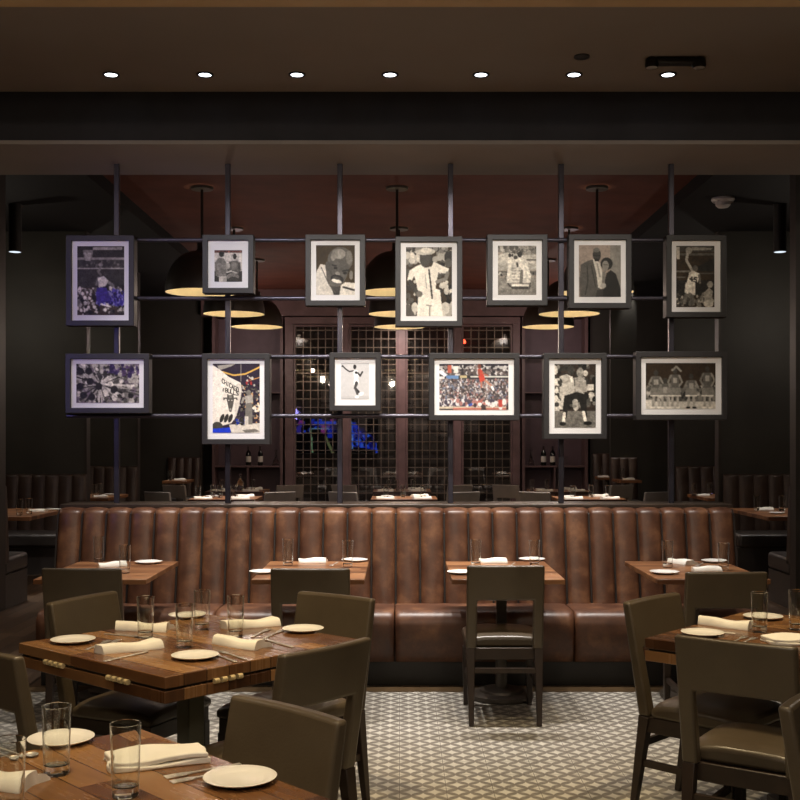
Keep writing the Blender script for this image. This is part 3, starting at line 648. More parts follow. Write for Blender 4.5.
# ================================================================ chairs
def make_chair(label, loc, rz, mat='chair', group=None, name='dining_chair'):
    t = thing(name, label, 'chair', loc, rz, group)
    W = .205
    xs = [-W, -W+.03, -W+.056, -.09, 0, .09, W-.056, W-.03, W]
    zs = [.40, .50, .60, .665, .72, .78, .83, .853]
    def yb(x, z): return -.175-.195*(z-.40)-.018*(1-(x/W)**2)*max(0, (z-.5)/.35)
    keep = lambda i, j: j >= 3 or i in (0, 1, 6, 7)
    th = lambda z: .05-.012*(z-.4)/.45
    b = MB(); b.slab(xs, zs, lambda x, z: (x, yb(x, z)+.0, z), lambda x, z: (x, yb(x, z)-th(z), z), keep)
    b.done('backrest', mat, t, bevel=.011, seg=3, smooth=50)
    b = MB(); us_ = lin(-.205, .205, 8); vs_ = lin(-.17, .235, 8)
    def top(x, y): return (x*(1-.02*(y < -.1)), y, .475-.022*(abs(x)/.205)**4-.022*(abs(y-.03)/.205)**4)
    b.slab(us_, vs_, top, lambda x, y: (x, y, .40)); b.done('seat', mat, t, bevel=.014, seg=3, smooth=50)
    MB().box(-.195, .195, -.19, .225, .335, .40).done('seat_frame', 'legwood', t, bevel=.004)
    for s in (-1, 1):
        MB().bar((s*.182, -.20, .40), (s*.18, -.262, 0), .046, .026, .046, .026).done('leg', 'legwood', t, bevel=.003)
        MB().bar((s*.18, .205, .34), (s*.182, .215, 0), .042, .026).done('leg', 'legwood', t, bevel=.003)
        MB().bar((s*.18, -.225, .205), (s*.18, .205, .205), .018, .018, .028, .028).done('stretcher', 'legwood', t)
    MB().bar((-.17, -.218, .285), (.17, -.218, .285), .02, .02, .026, .026).done('stretcher', 'legwood', t)
    return t
ch0 = None
CH = [((-1.645, 6.07), (0, 1), 'olive-brown open-back chair at the banquette table nearest the left end', 'chairs facing the banquette'),
 ((-.463, 6.06), (0, 1), 'olive-brown chair at second banquette table, behind the brass-hinged table', 'chairs facing the banquette'),
 ((.558, 6.19), (0, 1), 'open-back chair seen whole from behind, standing alone at the third banquette table', 'chairs facing the banquette'),
 ((1.64, 5.91), (0, 1), 'olive-brown chair at the banquette table nearest the right end', 'chairs facing the banquette'),
 ((-1.09, 4.63), (.9, -.43), 'chair tucked at back left side of the brass-hinged table, dark seat showing below', 'chairs around the brass-hinged table'),
 ((-.44, 4.575), (-.585, -.81), 'chair behind the brass-hinged table, shiny backrest front facing the camera', 'chairs around the brass-hinged table'),
 ((-.455, 3.82), (-.764, .645), 'chair seen from behind at the right corner of the brass-hinged table', 'chairs around the brass-hinged table'),
 ((-1.13, 3.795), (.68, .735), 'chair cut by the left edge of the photo, in front of brass-hinged table', 'chairs around the brass-hinged table'),
 ((-.478, 2.605), (-.683, -.73), 'nearest low chair with shiny backrest, behind the table at bottom left', 'chairs in the foreground'),
 ((1.27, 4.54), (.72, -.69), 'chair at the left corner of the right-hand square table, side and curved leg showing', 'chairs around the right-hand table'),
 ((1.275, 3.96), (.57, .82), 'large chair seen from behind in front of right-hand square table', 'chairs around the right-hand table'),
 ((1.31, 2.78), (.764, -.645), 'chair edge cut off by the bottom right corner of the photo', 'chairs in the foreground')]
for (x, y), (fx, fy), lab, grp in CH:
    if ch0 is None: ch0 = make_chair(lab, (x, y, 0), facing(fx, fy), group=grp)
    else: dup(ch0, (x, y, 0), facing(fx, fy), lab, grp)

# ================================================================ tables
def two_top(label, x, y, first=None):
    if first: return dup(first, (x, y, 0), 0, label)
    t = thing('pedestal_table', label, 'table', (x, y, 0), 0, 'two-seat tables along the banquette')
    MB().box(-.31, .31, -.45, .45, .722, .75).done('tabletop', 'topfar', t, bevel=.003)
    MB().box(-.03, .03, -.03, .03, .42, .70).done('upper_column', 'bronze', t, bevel=.004)
    MB().box(-.12, .12, -.2, .2, .70, .722).done('mounting_plate', 'bronze', t)
    MB().lathe([(.034, .05), (.034, .42)], 20).done('column', 'bronze', t, smooth=40)
    MB().lathe([(.185, 0), (.19, .01), (.188, .028), (.165, .036), (.13, .040), (.125, .052), (.10, .058), (.04, .066)], 36).done('base', 'bronze', t, smooth=30)
    return t
T0 = None
TT = [(-1.70, 'nearest the left end'), (-.505, 'second from the left end'), (.595, 'third from the left, behind the lone chair'), (1.72, 'nearest the right end')]
for x, w in TT:
    r = two_top('small reddish-brown wooden table along the banquette, %s' % w, x, 6.58, T0); T0 = T0 or r
def big_table(label, x, y, rz, hinges):
    t = thing('folding_leaf_table', label, 'table', (x, y, 0), rz, 'square walnut tables')
    h = .457
    MB().box(-h, h, -h, h, .71, .75).done('tabletop', 'top', t, bevel=.003)
    MB().box(-h+.012, h-.012, -h+.012, h-.012, .702, .71).done('seam', 'plinth', t)
    MB().box(-h, h, -h, h, .662, .702).done('folded_leaf', 'top', t, bevel=.003)
    if hinges:
        for q in range(4):
            m = Matrix.Rotation(q*PI/2, 4, 'Z')
            for s in (-.26, .14):
                b = MB()
                for k in range(4): b.cyl(m @ Vector((s+k*.034, -h-.006, .706)), m @ Vector((s+k*.034+.02, -h-.006, .706)), .0095, 10)
                b.done('hinge', 'brass', t, smooth=40)
    MB().box(-.038, .038, -.038, .038, .03, .64).done('column', 'column', t, bevel=.005)
    MB().box(-.2, .2, -.2, .2, .64, .662).done('mounting_plate', 'bronze', t)
    for q in (0, PI/2): MB().cbox((0, 0, .018 if q == 0 else .02), .62, .09, .034, q+PI/4).done('foot', 'bronze', t, bevel=.004)
    return t
big_table('square walnut table with brass-hinged folded leaves, set for four', -.80, 4.28, math.radians(-41.7), True)
big_table('walnut table cut off by the bottom left corner of the photo', -.719, 2.354, math.radians(-47), True)
big_table('square walnut table cut off by the right edge of the photo', 1.596, 4.384, math.radians(-42), False)

# ================================================================ tableware
TZ = .7503
proto = {}
def put(kind, maker, loc, rz, label, cat, group):
    if kind not in proto:
        o = maker(); proto[kind] = o; o.location = loc; o.rotation_euler = (0, 0, rz); return tag(o, label, cat, group)
    o = proto[kind].copy(); C.objects.link(o); o.location = loc; o.rotation_euler = (0, 0, rz); 
    for k in [q for q in bpy.data.objects if q.parent == proto[kind]]:
        c = k.copy(); C.objects.link(c); c.parent = o
    return tag(o, label, cat, group)
def mk_glass():
    b = MB(); b.lathe([(.0001, .0), (.0265, .0), (.0285, .003), (.0287, .006), (.0296, .030), (.0332, .150), (.03345, .1578), (.0329, .159), (.0323, .1578), (.03215, .150), (.0284, .032), (.0281, .026), (.0255, .0225), (.022, .022), (.0001, .022)], 32)
    return b.done('highball_glass', 'glass', smooth=16)
def mk_plate():
    return MB().lathe([(.05, 0), (.055, .002), (.082, .011), (.0835, .0135), (.081, .0145), (.058, .007), (.052, .0055), (.0001, .005)], 40).done('bread_plate', 'china', smooth=45)
def mk_napkin(L=.225, W=.10, T=.030, name='folded_napkin'):
    b = MB(); us_ = lin(-.5, .5, 16); vs_ = lin(-.5, .5, 20); r = random.Random(int(L*1000))
    ph = [r.uniform(0, 6) for _ in range(4)]
    def topf(u, v):
        e = (1-abs(2*v)**7); w = 1+.10*math.sin(5*u+ph[0])+.06*math.cos(9*u+ph[1])
        fold = .62 if v > .12+.1*u else 1.
        return (u*L+.007*math.sin(5*v+ph[2]), v*W*(1+.16*math.sin(2.5*u+ph[3]))+.008*math.sin(4*u+ph[0]), max(.006, T*e*w*fold))
    b.slab(us_, vs_, topf, lambda u, v: (topf(u, v)[0], topf(u, v)[1], 0))
    o = b.done(name, 'linen', smooth=55)
    return o
def mk_flat_napkin():
    b = MB()
    for k, (z0, z1, d) in enumerate(((0, .012, 0), (.0125, .025, .006))):
        us_ = lin(-.5, .5, 12); vs_ = lin(-.5, .5, 6)
        f = lambda z: (lambda u, v: (u*(.235-d)+.004*math.sin(7*v+k), v*(.125-d)+.005*math.sin(5*u+k), z+(.004*math.sin(6*u+3*v+k) if z > 0 else 0)))
        b.slab(us_, vs_, f(z1), f(z0) if k else (lambda u, v: (u*(.235-d)+.004*math.sin(7*v), v*(.125-d)+.005*math.sin(5*u), 0)))
    return b.done('folded_napkin', 'linen', bevel=.003, smooth=60)
def mk_fork():
    b = MB(); pts = [(-.006, -.095), (.006, -.095), (.0035, .0), (.0035, .03), (.011, .05), (.011, .062), (-.011, .062), (-.011, .05), (-.0035, .03), (-.0035, 0)]
    m = Matrix.Translation((0, 0, .001)) 
    b.prism(pts, 0, .003, m)
    for x in (-.0095, -.0032, .0032, .0095): b.box(x-.0016, x+.0016, .06, .095, .001, .004)
    return b.done('fork', 'steel', bevel=.0008)
def mk_knife():
    b = MB(); b.prism([(-.006, -.11), (.006, -.11), (.0055, 0), (.010, .01), (.010, .08), (.003, .105), (-.005, .1), (-.006, 0)], 0.0005, .0035)
    return b.done('table_knife', 'steel', bevel=.0008)
def mk_spoon():
    b = MB(); b.prism([(-.006, -.095), (.006, -.095), (.003, .03), (-.003, .03)], .001, .0035)
    b.lathe([(.0001, .001), (.012, .0015), (.017, .005), (.0165, .0065), (.011, .004), (.0001, .003)], 18, (0, .052, 0))
    return b.done('spoon', 'steel', smooth=40)
def mk_small(): return mk_napkin(.165, .09, .028)
MK = dict(small=mk_small, glass=mk_glass, plate=mk_plate, napkin=mk_napkin, flat=mk_flat_napkin, fork=mk_fork, knife=mk_knife, spoon=mk_spoon)
CAT = dict(small='napkin', glass='glass', plate='plate', napkin='napkin', flat='napkin', fork='fork', knife='knife', spoon='spoon')
def setit(kind, px, py, label, group, z=TZ, off=0):
    p = P(px, py, z); p.z += off; return put(kind, MK[kind], p, random.uniform(0, 6), label, CAT[kind], group)
def setline(kind, a, b, label, group, z=TZ, off=0, flip=False):
    p, q = P(*a, z), P(*b, z); d = q-p; r = math.atan2(d.y, d.x)
    if kind in ('fork', 'knife', 'spoon'): r -= PI/2
    c = (p+q)/2; c.z = z+off; return put(kind, MK[kind], c, r+(PI if flip else 0), label, CAT[kind], group)
G1 = 'tableware on the brass-hinged table'
for px, py, w in ((73, 642, 'at its left corner'), (195, 658, 'at its front corner'), (303, 631, 'at its right side'), (188, 617, 'at its back, seen through glasses')):
    setit('plate', px, py, 'white bread plate on the brass-hinged table, %s' % w, G1)
for px, py, w in ((145.5, 637.5, 'leftmost of its four'), (184.5, 647, 'nearest of its four'), (202, 629.5, 'farthest of its four'), (235.6, 636.5, 'rightmost of its four')):
    setit('glass', px, py, 'clear highball glass on the brass-hinged table, %s' % w, G1)
for a, c, w in (((89, 654.5), (165, 645.5), 'in front, near the left plate'), ((113, 628.5), (174, 630.5), 'behind the leftmost glass'), ((206.5, 641), (274, 650), 'crumpled, behind the front plate'), ((215.5, 629), (282, 623.5), 'rolled, behind the rightmost glass')):
    setline('napkin', a, c, 'white cloth napkin on the brass-hinged table, %s' % w, G1)
for a, c, w, k in (((82, 652), (113, 639.5), 'next to the left plate', 'fork'), ((94, 650.5), (122, 639), 'beside the front napkin, second from left plate', 'fork'), ((111, 660.5), (143, 653), 'in front of the front napkin', 'knife'),
        ((246, 660), (219, 651.5), 'just right of the front plate', 'fork'), ((237, 663), (211, 653.5), 'touching the rim of the front plate', 'fork'), ((294, 648), (262, 639), 'right of the crumpled napkin', 'knife'),
        ((250, 638.5), (271, 628.5), 'left of the right-hand plate', 'fork'), ((262, 640), (285, 629.5), 'closest to the right-hand plate', 'fork'), ((113, 635), (143, 637.5), 'in front of the back left napkin', 'knife')):
    setline(k, a, c, 'steel %s on the brass-hinged table, %s' % (k, w), G1)
G2 = 'tableware on the bottom left table'
setit('plate', 61, 742, 'white bread plate behind a glass on the bottom left table', G2)
setit('plate', 240, 781.5, 'large-looking white plate at the right corner of bottom left table', G2)
setit('glass', 56.5, 774, 'clear highball glass in front of a plate on bottom left table', G2)
setit('glass', 125.5, 796, 'clear highball glass in front of the folded napkin, bottom left table', G2)
setit('glass', 9, 816, 'clear highball glass cut by the left edge, bottom left table', G2)
setline('flat', (98, 768), (214, 756), 'white napkin folded in layers at back of bottom left table', G2)
setline('napkin', (-34, 779), (19, 785), 'white napkin cut by the left edge, seen through a glass', G2)
setline('flat', (88, 822), (175, 835), 'white napkin corner at the bottom edge beneath a glass', G2)
for a, c, w, k in (((236, 765.5), (170, 777.5), 'between layered napkin and plate, nearer the napkin', 'fork'), ((240, 770), (178, 782), 'between layered napkin and plate, nearer the plate', 'fork'),
                   ((-12, 752.5), (16, 759), 'cut by left photo edge, behind the glass', 'spoon'), ((0, 749), (36, 757.5), 'near the plate by the left photo edge', 'spoon')):
    setline(k, a, c, 'steel %s on bottom left table, %s' % (k, w), G2)
G3 = 'tableware on the right-hand square table'
setit('plate', 702.5, 635, 'white bread plate on right-hand table, behind the large chair', G3)
setit('plate', 763, 618.5, 'white bread plate at the back of right-hand table, behind a glass', G3)
setit('glass', 759.5, 632, 'clear highball glass standing whole on the right-hand table', G3)
setit('glass', 797, 629.5, 'clear highball glass cut by the right edge on right-hand table', G3)
setline('napkin', (700, 623), (752, 629), 'rolled white napkin at back of the right-hand table', G3)
setline('flat', (752, 644), (840, 641), 'flat white napkin at the right edge of right-hand table', G3)
for a, c, w, k in (((694, 630.5), (724, 633), 'in front of the rolled napkin', 'knife'), ((727, 645), (748, 636), 'beside the flat napkin, nearer plate', 'fork'), ((736, 646), (757, 637.5), 'beside the flat napkin, touching it', 'fork')):
    setline(k, a, c, 'steel %s on the right-hand table, %s' % (k, w), G3)
S = [('leftmost banquette table', [(98.7, 562, 'behind napkin'), (124.8, 573, 'in front of napkin')], [((99, 567), (127, 566), '')], [(148.7, 563.3, '')], []),
     ('second banquette table', [(288, 565.5, 'nearest the left side'), (347.7, 567, 'in front of a plate')], [((299, 562.5), (327, 562.5), '')], [(354.5, 561.3, 'behind the glass'), (264, 573, 'half hidden by the chair')], [((341, 561), (327, 568), 'fork')]),
     ('third banquette table', [(475.8, 566, 'beside the napkin'), (534.5, 566.5, 'in front of a plate')], [((479, 562.5), (508, 562.5), '')], [(532, 560.5, 'behind the glass'), (461.5, 573.5, 'half hidden by the chair')], [((518, 561), (506, 569), 'fork')]),
     ('rightmost banquette table', [(667.6, 567.5, 'at the left side of napkin'), (723.6, 570, 'at the right side')], [((667, 561.5), (697, 566), ', puffed up behind'), ((691, 571), (721, 571), ', lying flat in front')], [(664.5, 573.5, 'in front'), (715, 562.3, 'at the back')], [((706, 562), (693, 568), 'fork')])]
for w, gl, na, pl, cu in S:
    G = 'tableware on the %s' % w
    for px, py, q in gl: setit('glass', px, py, 'clear highball glass on the %s, %s' % (w, q), G)
    for a, c, q in na: setline('small', a, c, 'white cloth napkin on the %s%s' % (w, q), G)
    for px, py, q in pl: setit('plate', px, py, 'white bread plate on the %s%s' % (w, ', '+q if q else ''), G)
    for a, c, k in cu: setline(k, a, c, 'steel %s on the %s, between napkin and plate' % (k, w), G)

# ================================================================ booths
def channel_back(parent, xa, xb, y, z0, z1, n, sgn=-1, mat='booth'):
    w = (xb-xa)/n; us_ = []
    for k in range(n): us_ += [k+q for q in (0, .05, .2, .5, .8, .95)]
    us_.append(n-1e-6); vs_ = lin(0, 1, 3)+[1.35, 1.7, 2]
    def f(u, v):
        q = u-min(int(u), n-1); bul = .028*(1-abs(2*q-1)**3); 
        if v <= 1: yy, zz, am = .10-.06*v, z0+(z1-z0-.03)*v, 1
        else: a = (v-1)*PI/2; yy, zz, am = .04*math.cos(a), z1-.03+.03*math.sin(a), math.cos(a)*.7+.3
        return (xa+u*w, y+sgn*(yy+bul*am*.9), zz)
    MB().slab(us_, vs_, f, lambda u, v: (xa+u*w, y, z0+(z1-z0)*min(v, 1))).done('channelled_back', mat, parent, smooth=55)
def bench(label, xa, xb, y, top, sgn, n, group, zf=0.):     # y: wall face, seat grows towards sgn
    t = thing('booth_bench', label, 'booth bench', (0, 0, 0), 0, group)
    ya, yb = sorted((y, y+sgn*.62))
    channel_back(t, xa, xb, y, .40+zf, top, n, sgn)
    yc, yd = sorted((y+sgn*.005, y+sgn*.62))
    MB().box(xa, xb, yc, yd, .30+zf, .455+zf).done('seat', 'boothseat', t, bevel=.035, seg=3)
    yc, yd = sorted((y, y+sgn*.58))
    MB().box(xa, xb, yc, yd, 0, .30+zf).done('plinth', 'boothseat', t)
    return t
def booth_table(label, xa, xb, ya, yb, z=.75, mat='topfar'):
    t = thing('booth_table', label, 'table', ((xa+xb)/2, (ya+yb)/2, 0), 0, 'booth tables')
    w, d = (xb-xa)/2, (yb-ya)/2
    MB().box(-w, w, -d, d, z-.04, z).done('tabletop', mat, t, bevel=.003)
    MB().lathe([(.04, .03), (.04, z-.04)], 16).done('column', 'bronze', t, smooth=40)
    MB().lathe([(.22, 0), (.22, .02), (.05, .035)], 24).done('base', 'bronze', t, smooth=40)
    return t
GB = 'side booth benches'
bench('end of a dark bench against the post at the left photo edge', -5.2, -3.5, 9.935, 1.10, 1, 10, GB)
bench('largest dark channelled booth bench on the left side', -5.2, -3.64, 13.01, 1.10, -1, 10, GB)
bench('dark channelled booth bench on the left crossed by the first grid post', -5.2, -3.79, 16.19, 1.11, -1, 9, GB)
bench('farthest small booth bench on the left side', -3.98, -3.43, 19.24, 1.18, -1, 4, GB, .07)
bench('end of a dark bench against the post at the right photo edge', 3.46, 5.2, 9.935, 1.10, 1, 10, GB)
bench('largest dark channelled booth bench on the right side', 3.75, 5.3, 13.01, 1.10, -1, 9, GB)
bench('dark channelled booth bench second from the right photo edge', 3.98, 5.4, 16.19, 1.11, -1, 8, GB)
bench('small booth bench behind right-hand post, larger of the two beside the niche', 3.31, 3.72, 17.6, 1.21, -1, 3, GB, .1)
bench('farthest small booth bench beside the right bottle niche', 3.31, 3.62, 19.24, 1.25, -1, 2, GB, .1)
sbox('wall_wing_right_short', 3.31, 3.72, 17.6, 17.7, 0, 3.92, 'darkwall')
booth_table('booth table with place settings on the left side, nearest', -4.9, -3.62, 10.95, 12.2)
booth_table('booth table on the left behind the first grid post', -4.9, -3.72, 14.3, 15.35)
booth_table('farthest booth table on the left side', -3.78, -3.40, 17.8, 18.5, .83)
booth_table('booth table with place settings on the right side, nearest', 3.60, 4.9, 10.95, 12.3)
booth_table('booth table on the right behind the last grid post', 3.92, 4.9, 14.3, 15.3)
booth_table('booth table on the right, larger of the two far ones', 3.2, 3.52, 16.3, 16.9, .90)
booth_table('farthest booth table beside the right bottle niche', 3.22, 3.52, 17.95, 18.5, .88)
def wpt(kind, X, Y, z, label, group, rz=0.): return put(kind, MK[kind], (X, Y, z+.0004), rz, label, CAT[kind], group)
def booth_set(w, items, z):
    for kind, px, Y, q in items:
        wpt('small' if kind == 'napkin' else kind, (px-CX)*Y/F, Y, z, {'glass': 'small clear glass on the %s, %s', 'napkin': 'white napkin on the %s, %s', 'plate': 'white plate on the %s, %s'}[kind] % (w, q), 'tableware on the %s' % w)
booth_set('nearest left booth table', [('glass', 19.5, 11.2, 'by the photo edge'), ('glass', 29, 11.35, 'next to napkin'), ('napkin', 38, 11.7, 'in the middle'), ('plate', 53, 11.95, 'at the far corner')], .75)
booth_set('second left booth table', [('glass', 94, 14.6, 'left one'), ('glass', 100, 14.9, 'right one'), ('napkin', 101, 14.5, 'in front'), ('plate', 110, 15.1, 'at the end')], .75)
booth_set('farthest left booth table', [('glass', 170, 18.0, 'by the wall'), ('napkin', 180, 18.2, 'in the middle')], .83)
booth_set('nearest right booth table', [('glass', 757, 11.9, 'left one'), ('glass', 782, 11.8, 'right one'), ('napkin', 765, 12.0, 'between the glasses'), ('plate', 777, 11.4, 'in front')], .75)
booth_set('second right booth table', [('glass', 694, 14.9, 'beside the post'), ('napkin', 703, 14.8, 'in the middle'), ('glass', 710, 15.1, 'at the back')], .75)
booth_set('larger far right booth table', [('napkin', 628.5, 16.5, 'in the middle'), ('glass', 622, 16.75, 'beside napkin')], .90)
booth_set('farthest right booth table', [('napkin', 603, 18.1, 'in the middle'), ('glass', 600, 18.3, 'beside napkin')], .88)

# ================================================================ back dining room
bt0 = None; gc0 = None
BT = [('front left', 226, 14.4), ('front centre', 404, 14.4), ('front right', 588, 14.4), ('rear left', 238, 16.4), ('rear centre', 402, 16.4), ('rear right', 558, 16.4)]
for k, (w, px, Y) in enumerate(BT):
    X = (px-CX)*Y/F; lab = 'square table in the dining room behind the banquette, %s' % w
    if bt0 is None:
        bt0 = thing('square_table', lab, 'table', (X, Y, 0), 0, 'tables behind the banquette')
        MB().box(-.42, .42, -.4, .4, .71, .75).done('tabletop', 'topfar', bt0, bevel=.003)
        MB().box(-.05, .05, -.05, .05, .03, .71).done('column', 'bronze', bt0)
        MB().box(-.28, .28, -.28, .28, 0, .03).done('base', 'bronze', bt0)
    else: dup(bt0, (X, Y, 0), 0, lab)
    near = k < 3
    for sgn, side in ((-1, 'left'), (1, 'right')):
        lab = 'grey-topped chair on the %s of the %s table behind the banquette' % (side, w)
        cx_ = X+sgn*(.62 if near else .68); rz = facing(-sgn*.5, .87)
        if gc0 is None: gc0 = make_chair(lab, (cx_, Y-.34, 0), rz, 'greychair', 'chairs behind the banquette')
        else: dup(gc0, (cx_, Y-.34, 0), rz, lab, 'chairs behind the banquette')
    gx = {0: (198, 213, 220, 234), 1: (386, 403, 423), 2: (573, 591, 608), 3: (222, 238, 253), 4: (397, 413, 389), 5: (532, 547, 562)}[k]
    nm = ('first', 'second', 'third', 'fourth')
    for j, gp in enumerate(gx):
        yy = Y+(-.17, .08, -.04, .16)[j]
        wpt('glass', (gp-CX)*yy/F, yy, .75, 'small clear glass on the %s table behind the banquette, %s from the left' % (w, nm[j] if k != 4 else ('second', 'third', 'first')[j]), 'glasses behind the banquette')
    for j, (dx, dy) in enumerate(((-.24, -.31), (.22, -.31), (.2, .27))):
        wpt('napkin', X+dx, Y+dy, .75, 'white napkin on the %s table behind the banquette, %s' % (w, ('front left corner', 'front right corner', 'back right corner')[j]), 'napkins behind the banquette', .3*j)
    wpt('plate', X-.22, Y+.24, .75, 'white plate on the %s table behind the banquette' % w, 'plates behind the banquette')
b = MB(); b.lathe([(.05, 0), (.055, .01), (.052, .12), (.02, .16), (.016, .22), (.022, .24), (.0001, .245)], 20)
tag(b.done('glass_carafe', 'glassbase', loc=((240-CX)*16.3/F, 16.3, .7504), smooth=50), 'clear glass carafe on the rear left table behind the banquette', 'carafe')

# ================================================================ wine cabinet and niches
WY = 19.15; ws = F/WY
def wx(px): return (px-CX)/ws
wc = thing('wine_cabinet', 'tall plum-brown wine cabinet with four glazed grid bays', 'wine cabinet', (0, WY, 0))
posts = [(285, 293.5), (342, 349), (398, 405.7), (454, 461.5), (512.6, 520)]
for a, c in posts: MB().box(wx(a), wx(c), -.03, .22, 0, 3.58).done('upright', 'cabinet', wc, bevel=.006)
MB().box(wx(285), wx(520), -.05, .5, 3.46, 3.58).done('header', 'cabinet', wc, bevel=.008)
MB().box(wx(285), wx(520), -.02, .5, 0, .35).done('base', 'cabinet', wc)
MB().box(wx(285), wx(520), .5, .53, 0, 3.58).done('back_panel', 'cabback', wc)
for (a, c), (d, e) in zip(posts, posts[1:]):
    x0, x1 = wx(c)+.003, wx(d)-.003
    dr = MB().slab([x0, x0+.03, x1-.03, x1], [.36, .39, 3.42, 3.45], lambda x, z: (x, -.01, z), lambda x, z: (x, .03, z), lambda i, j: not (i == 1 and j == 1)).done('door', 'cabinet', wc)
    MB().quad((x0+.03, .01, .39), (x1-.03, .01, .39), (x1-.03, .01, 3.42), (x0+.03, .01, 3.42)).done('glass', 'cabglass', dr)
    b = MB(); n = 6
    for k in range(n+1):
        x = x0+.03+(x1-x0-.06)*k/n; b.box(x-.008, x+.008, .06, .075, .36, 3.45)
    for k in range(21):
        z = .42+.147*k; b.box(x0+.01, x1-.01, .055, .07, z-.008, z+.008)
    b.done('wine_rack', 'rack', wc)
# blue and red reflections in the cabinet glass, painted as glowing shapes
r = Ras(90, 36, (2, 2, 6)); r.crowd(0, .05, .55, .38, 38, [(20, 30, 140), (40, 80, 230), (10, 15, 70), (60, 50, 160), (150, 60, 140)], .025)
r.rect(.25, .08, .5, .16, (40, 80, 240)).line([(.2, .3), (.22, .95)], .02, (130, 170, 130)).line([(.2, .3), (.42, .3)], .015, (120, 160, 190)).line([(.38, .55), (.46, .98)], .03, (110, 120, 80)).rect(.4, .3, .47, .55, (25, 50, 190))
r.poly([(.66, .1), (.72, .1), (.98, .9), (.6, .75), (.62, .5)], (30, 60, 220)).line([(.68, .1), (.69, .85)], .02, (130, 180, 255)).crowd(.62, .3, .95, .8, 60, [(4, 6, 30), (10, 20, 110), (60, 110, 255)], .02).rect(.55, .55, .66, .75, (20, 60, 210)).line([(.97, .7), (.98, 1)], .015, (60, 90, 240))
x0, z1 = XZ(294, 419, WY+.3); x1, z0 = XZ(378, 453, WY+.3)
t = thing('painted_reflection', 'blue mirrored glow painted on a panel behind the wine cabinet grid', 'reflection', ((x0+x1)/2, WY+.3, z0))
r.mesh('display', 'reflection', t, x0-(x0+x1)/2, x1-(x0+x1)/2, 0, z1-z0, 0)
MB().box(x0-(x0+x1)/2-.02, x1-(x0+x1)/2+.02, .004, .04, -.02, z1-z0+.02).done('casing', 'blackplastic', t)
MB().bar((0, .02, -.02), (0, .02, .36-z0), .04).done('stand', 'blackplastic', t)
xr, zr = XZ(463, 341, WY+.25)
tag(MB().lathe([(.0001, -.05), (.045, -.04), (.05, 0), (.02, .03), (.015, .04)], 16).done('red_reflected_spot', 'redspot', loc=(xr, WY+.25, zr), smooth=50), 'small red mirrored glow, painted as a bulb in the right cabinet bay', 'reflected spot')
def niche(px0, px1, w):
    x0, x1 = wx(px0), wx(px1)
    t = thing('bottle_niche', 'plum-brown shelf unit with wine bottles %s of the wine cabinet' % w, 'shelf unit', (x0, WY, 0)); W = x1-x0
    MB().box(0, W, .38, .42, 0, 3.58).done('back_panel', 'niche', t)
    MB().box(0, .05, 0, .38, 0, 3.58).done('side_panel', 'cabinet', t); MB().box(W-.05, W, 0, .38, 0, 3.58).done('side_panel', 'cabinet', t)
    for z in (1.04, 2.30, 2.95): MB().box(.05, W-.05, .02, .38, z-.03 if z < 2 else z-.02, z).done('shelf', 'cabinet', t)
    MB().box(W/2-.015, W/2+.015, .02, .38, 0, 1.01).done('divider', 'cabinet', t)
    MB().box(.05, W-.05, .0, .38, 0, .12).done('base', 'cabinet', t)
niche(212, 283, 'left'); niche(522, 588, 'right')
def mk_bottle():
    o = MB().lathe([(.042, 0), (.044, .01), (.044, .20), (.039, .23), (.018, .26), (.0165, .33), (.0001, .332)], 20).done('wine_bottle', 'bottle', smooth=50)
    MB().lathe([(.0447, .06), (.0447, .16)], 20, cap=False).done('paper_label', 'paper', o, smooth=50)
    MB().lathe([(.0188, .262), (.0175, .333), (.0001, .335)], 16, cap=False).done('foil_cap', 'foil', o, smooth=50)
    return o
def mk_decanter():
    return MB().lathe([(.06, 0), (.065, .02), (.05, .07), (.018, .13), (.014, .22), (.024, .27), (.023, .272), (.012, .22), (.012, .14), (.0001, .12)], 20).done('glass_decanter', 'glassbase', smooth=50)
MK['bottle'] = mk_bottle; MK['decanter'] = mk_decanter; CAT['bottle'] = 'bottle'; CAT['decanter'] = 'decanter'
for px, w in ((247.5, 'left bottle in the left niche'), (259.5, 'right bottle in the left niche'), (544.5, 'left bottle in the right niche'), (553.5, 'right bottle in the right niche')):
    wpt('bottle', wx(px), WY+.12, 1.04, 'dark wine bottle with pale label on shelf, %s' % w, 'wine bottles in the niches')
for px, w in ((275, 'left niche'), (532, 'right niche')):
    wpt('decanter', wx(px), WY+.12, 1.04, 'slim clear glass decanter on the shelf of the %s' % w, 'decanters in the niches')
wpt('glass', wx(567), WY+.12, 1.04, 'small clear glass on the shelf of the right niche', 'glasses behind the banquette')

# ================================================================ light
def spot(loc, target, watts, col, angle, blend=.6, r=.05):
    l = bpy.data.lights.new('spot', 'SPOT'); l.energy = watts; l.color = col; l.spot_size = math.radians(angle); l.spot_blend = blend; l.shadow_soft_size = r
    o = bpy.data.objects.new('spot_light', l); C.objects.link(o); o.location = loc
    o.rotation_euler = (Vector(target)-Vector(loc)).to_track_quat('-Z', 'Y').to_euler(); return o
def point(loc, watts, col, r=.1):
    l = bpy.data.lights.new('point', 'POINT'); l.energy = watts; l.color = col; l.shadow_soft_size = r
    o = bpy.data.objects.new('point_light', l); C.objects.link(o); o.location = loc; return o
COOL = (1, .93, .86); WARM = (1, .77, .44); MID = (1, .86, .68)
for k, px in enumerate(LX):
    X = (px-CX)*6.70/F
    spot((X, 6.70, 3.68), (X, 6.74, 0), (64, 84, 98, 98, 98, 84, 64)[k], COOL, 64, .8, .04)
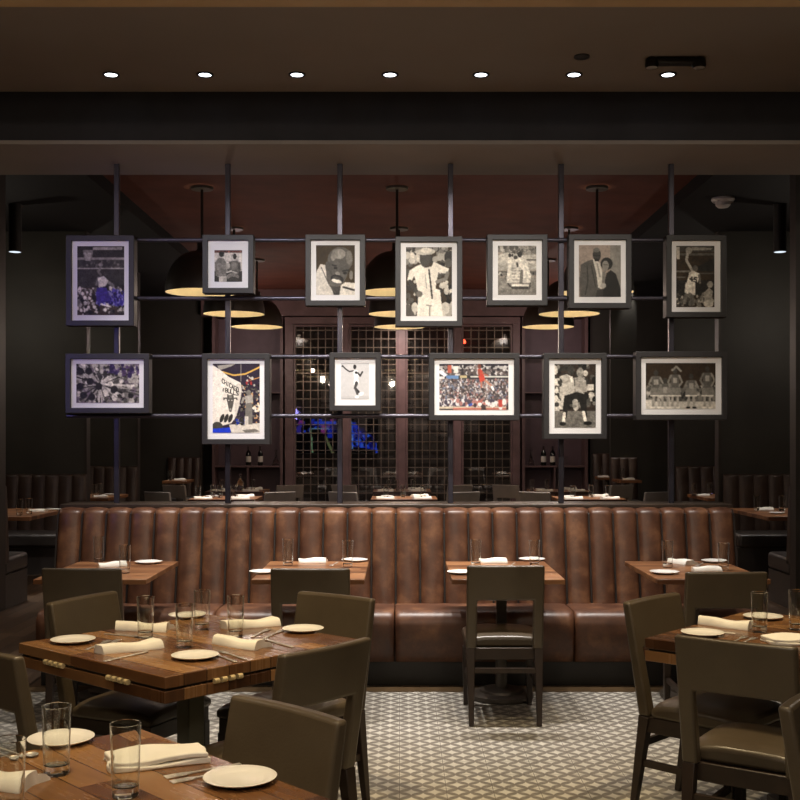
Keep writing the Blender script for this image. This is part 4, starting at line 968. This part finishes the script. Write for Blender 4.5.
# unseen spots without fixtures, added to light the pictures
for X, z, w, col in ((-2.0, 2.4, 15, (.84, .74, 1)), (-1.1, 2.2, 54, (.94, .93, 1)), (-.35, 2.2, 66, COOL), (.35, 2.2, 66, COOL), (1.1, 2.2, 54, (1, .93, .86)), (1.95, 2.4, 16, (1, .88, .74))):
    spot((X*.9, 5.25, 3.62), (X, 7.43, z), w, col, 46, .9, .05)
# warm pools over the foreground tables
for x, y, w in ((-.8, 4.2, 115), (-.75, 2.3, 75), (1.6, 4.3, 80), (.6, 4.9, 55), (.4, 3.2, 40)):
    spot((x, y, 3.40 if 3.8 < y < 5 else 3.62), (x, y, 0), w, WARM, 70, .9, .08)
for x, y, w in ((-.25, 1.0, 22), (-1.2, -1.5, 40), (1.2, -1.5, 36), (-2.4, 3.6, 10), (2.4, 3.6, 10)): point((x, y, 3.3), w, MID, .06)  # front fill points, added without fixtures
# pendants
for X, Y, Z in PEND: point((X, Y, Z+.13), 19, (1, .84, .52), .05)
# back room downlights; the points below are added fill without fixtures
for X in (-2.0, .05, 2.0):
    for Y in (14.3, 16.3): spot((X, Y-.3, 3.9), (X, Y, 0), 380, (1, .9, .82), 44, .8)
for s in (-1, 1):
    spot((s*3.95, 11.5, 3.40), (s*3.95, 11.5, 0), 60, COOL, 62, .8)
    spot((s*4.15, 14.8, 3.88), (s*4.15, 14.8, 0), 70, COOL, 50, .8)
    spot((s*3.6, 17.6, 3.88), (s*3.6, 17.8, 0), 70, COOL, 46, .8)
    point((s*2.7, 18.3, 3.2), 5, (1, .75, .75), .03)
for X in (-1.6, 0, 1.6):
    for Y in (9.6, 12.4, 15.2, 17.8): point((X, Y, 2.75), 3.4, (1, .76, .62), .03)  # added points that light the red ceiling evenly
for s_ in (-1, 1):
    for X, Y, W in ((4.6, 8.4, 8), (4.6, 11.8, 7), (4.7, 15, 5), (2.3, 17.2, 7)): point((s_*X, Y, 2.9), W, (1, .88, .74), .05)
# blue glow from the left, as on the left-hand posts and frames
spot((-3.2, 5.2, 2.2), (-1.9, 7.5, 2.2), 26, (.35, .30, 1), 60, .9, .2)
spot((0, 18.0, 3.7), (0, 19.4, 1.6), 85, (1, .82, .75), 95, .9)  # added spot that brightens the wine cabinet, no fixture

w = bpy.data.worlds.new('world'); SC.world = w; w.use_nodes = True
w.node_tree.nodes['Background'].inputs[0].default_value = (.02, .018, .016, 1)
SC.view_settings.view_transform = 'Standard'; SC.view_settings.look = 'None'; SC.view_settings.exposure = 1.2
SC.cycles.use_denoising = True
SC.cycles.max_bounces = 12; SC.cycles.transmission_bounces = 10; SC.cycles.transparent_max_bounces = 24; SC.cycles.glossy_bounces = 4
SC.cycles.caustics_reflective = False; SC.cycles.caustics_refractive = False; SC.cycles.sample_clamp_indirect = 4
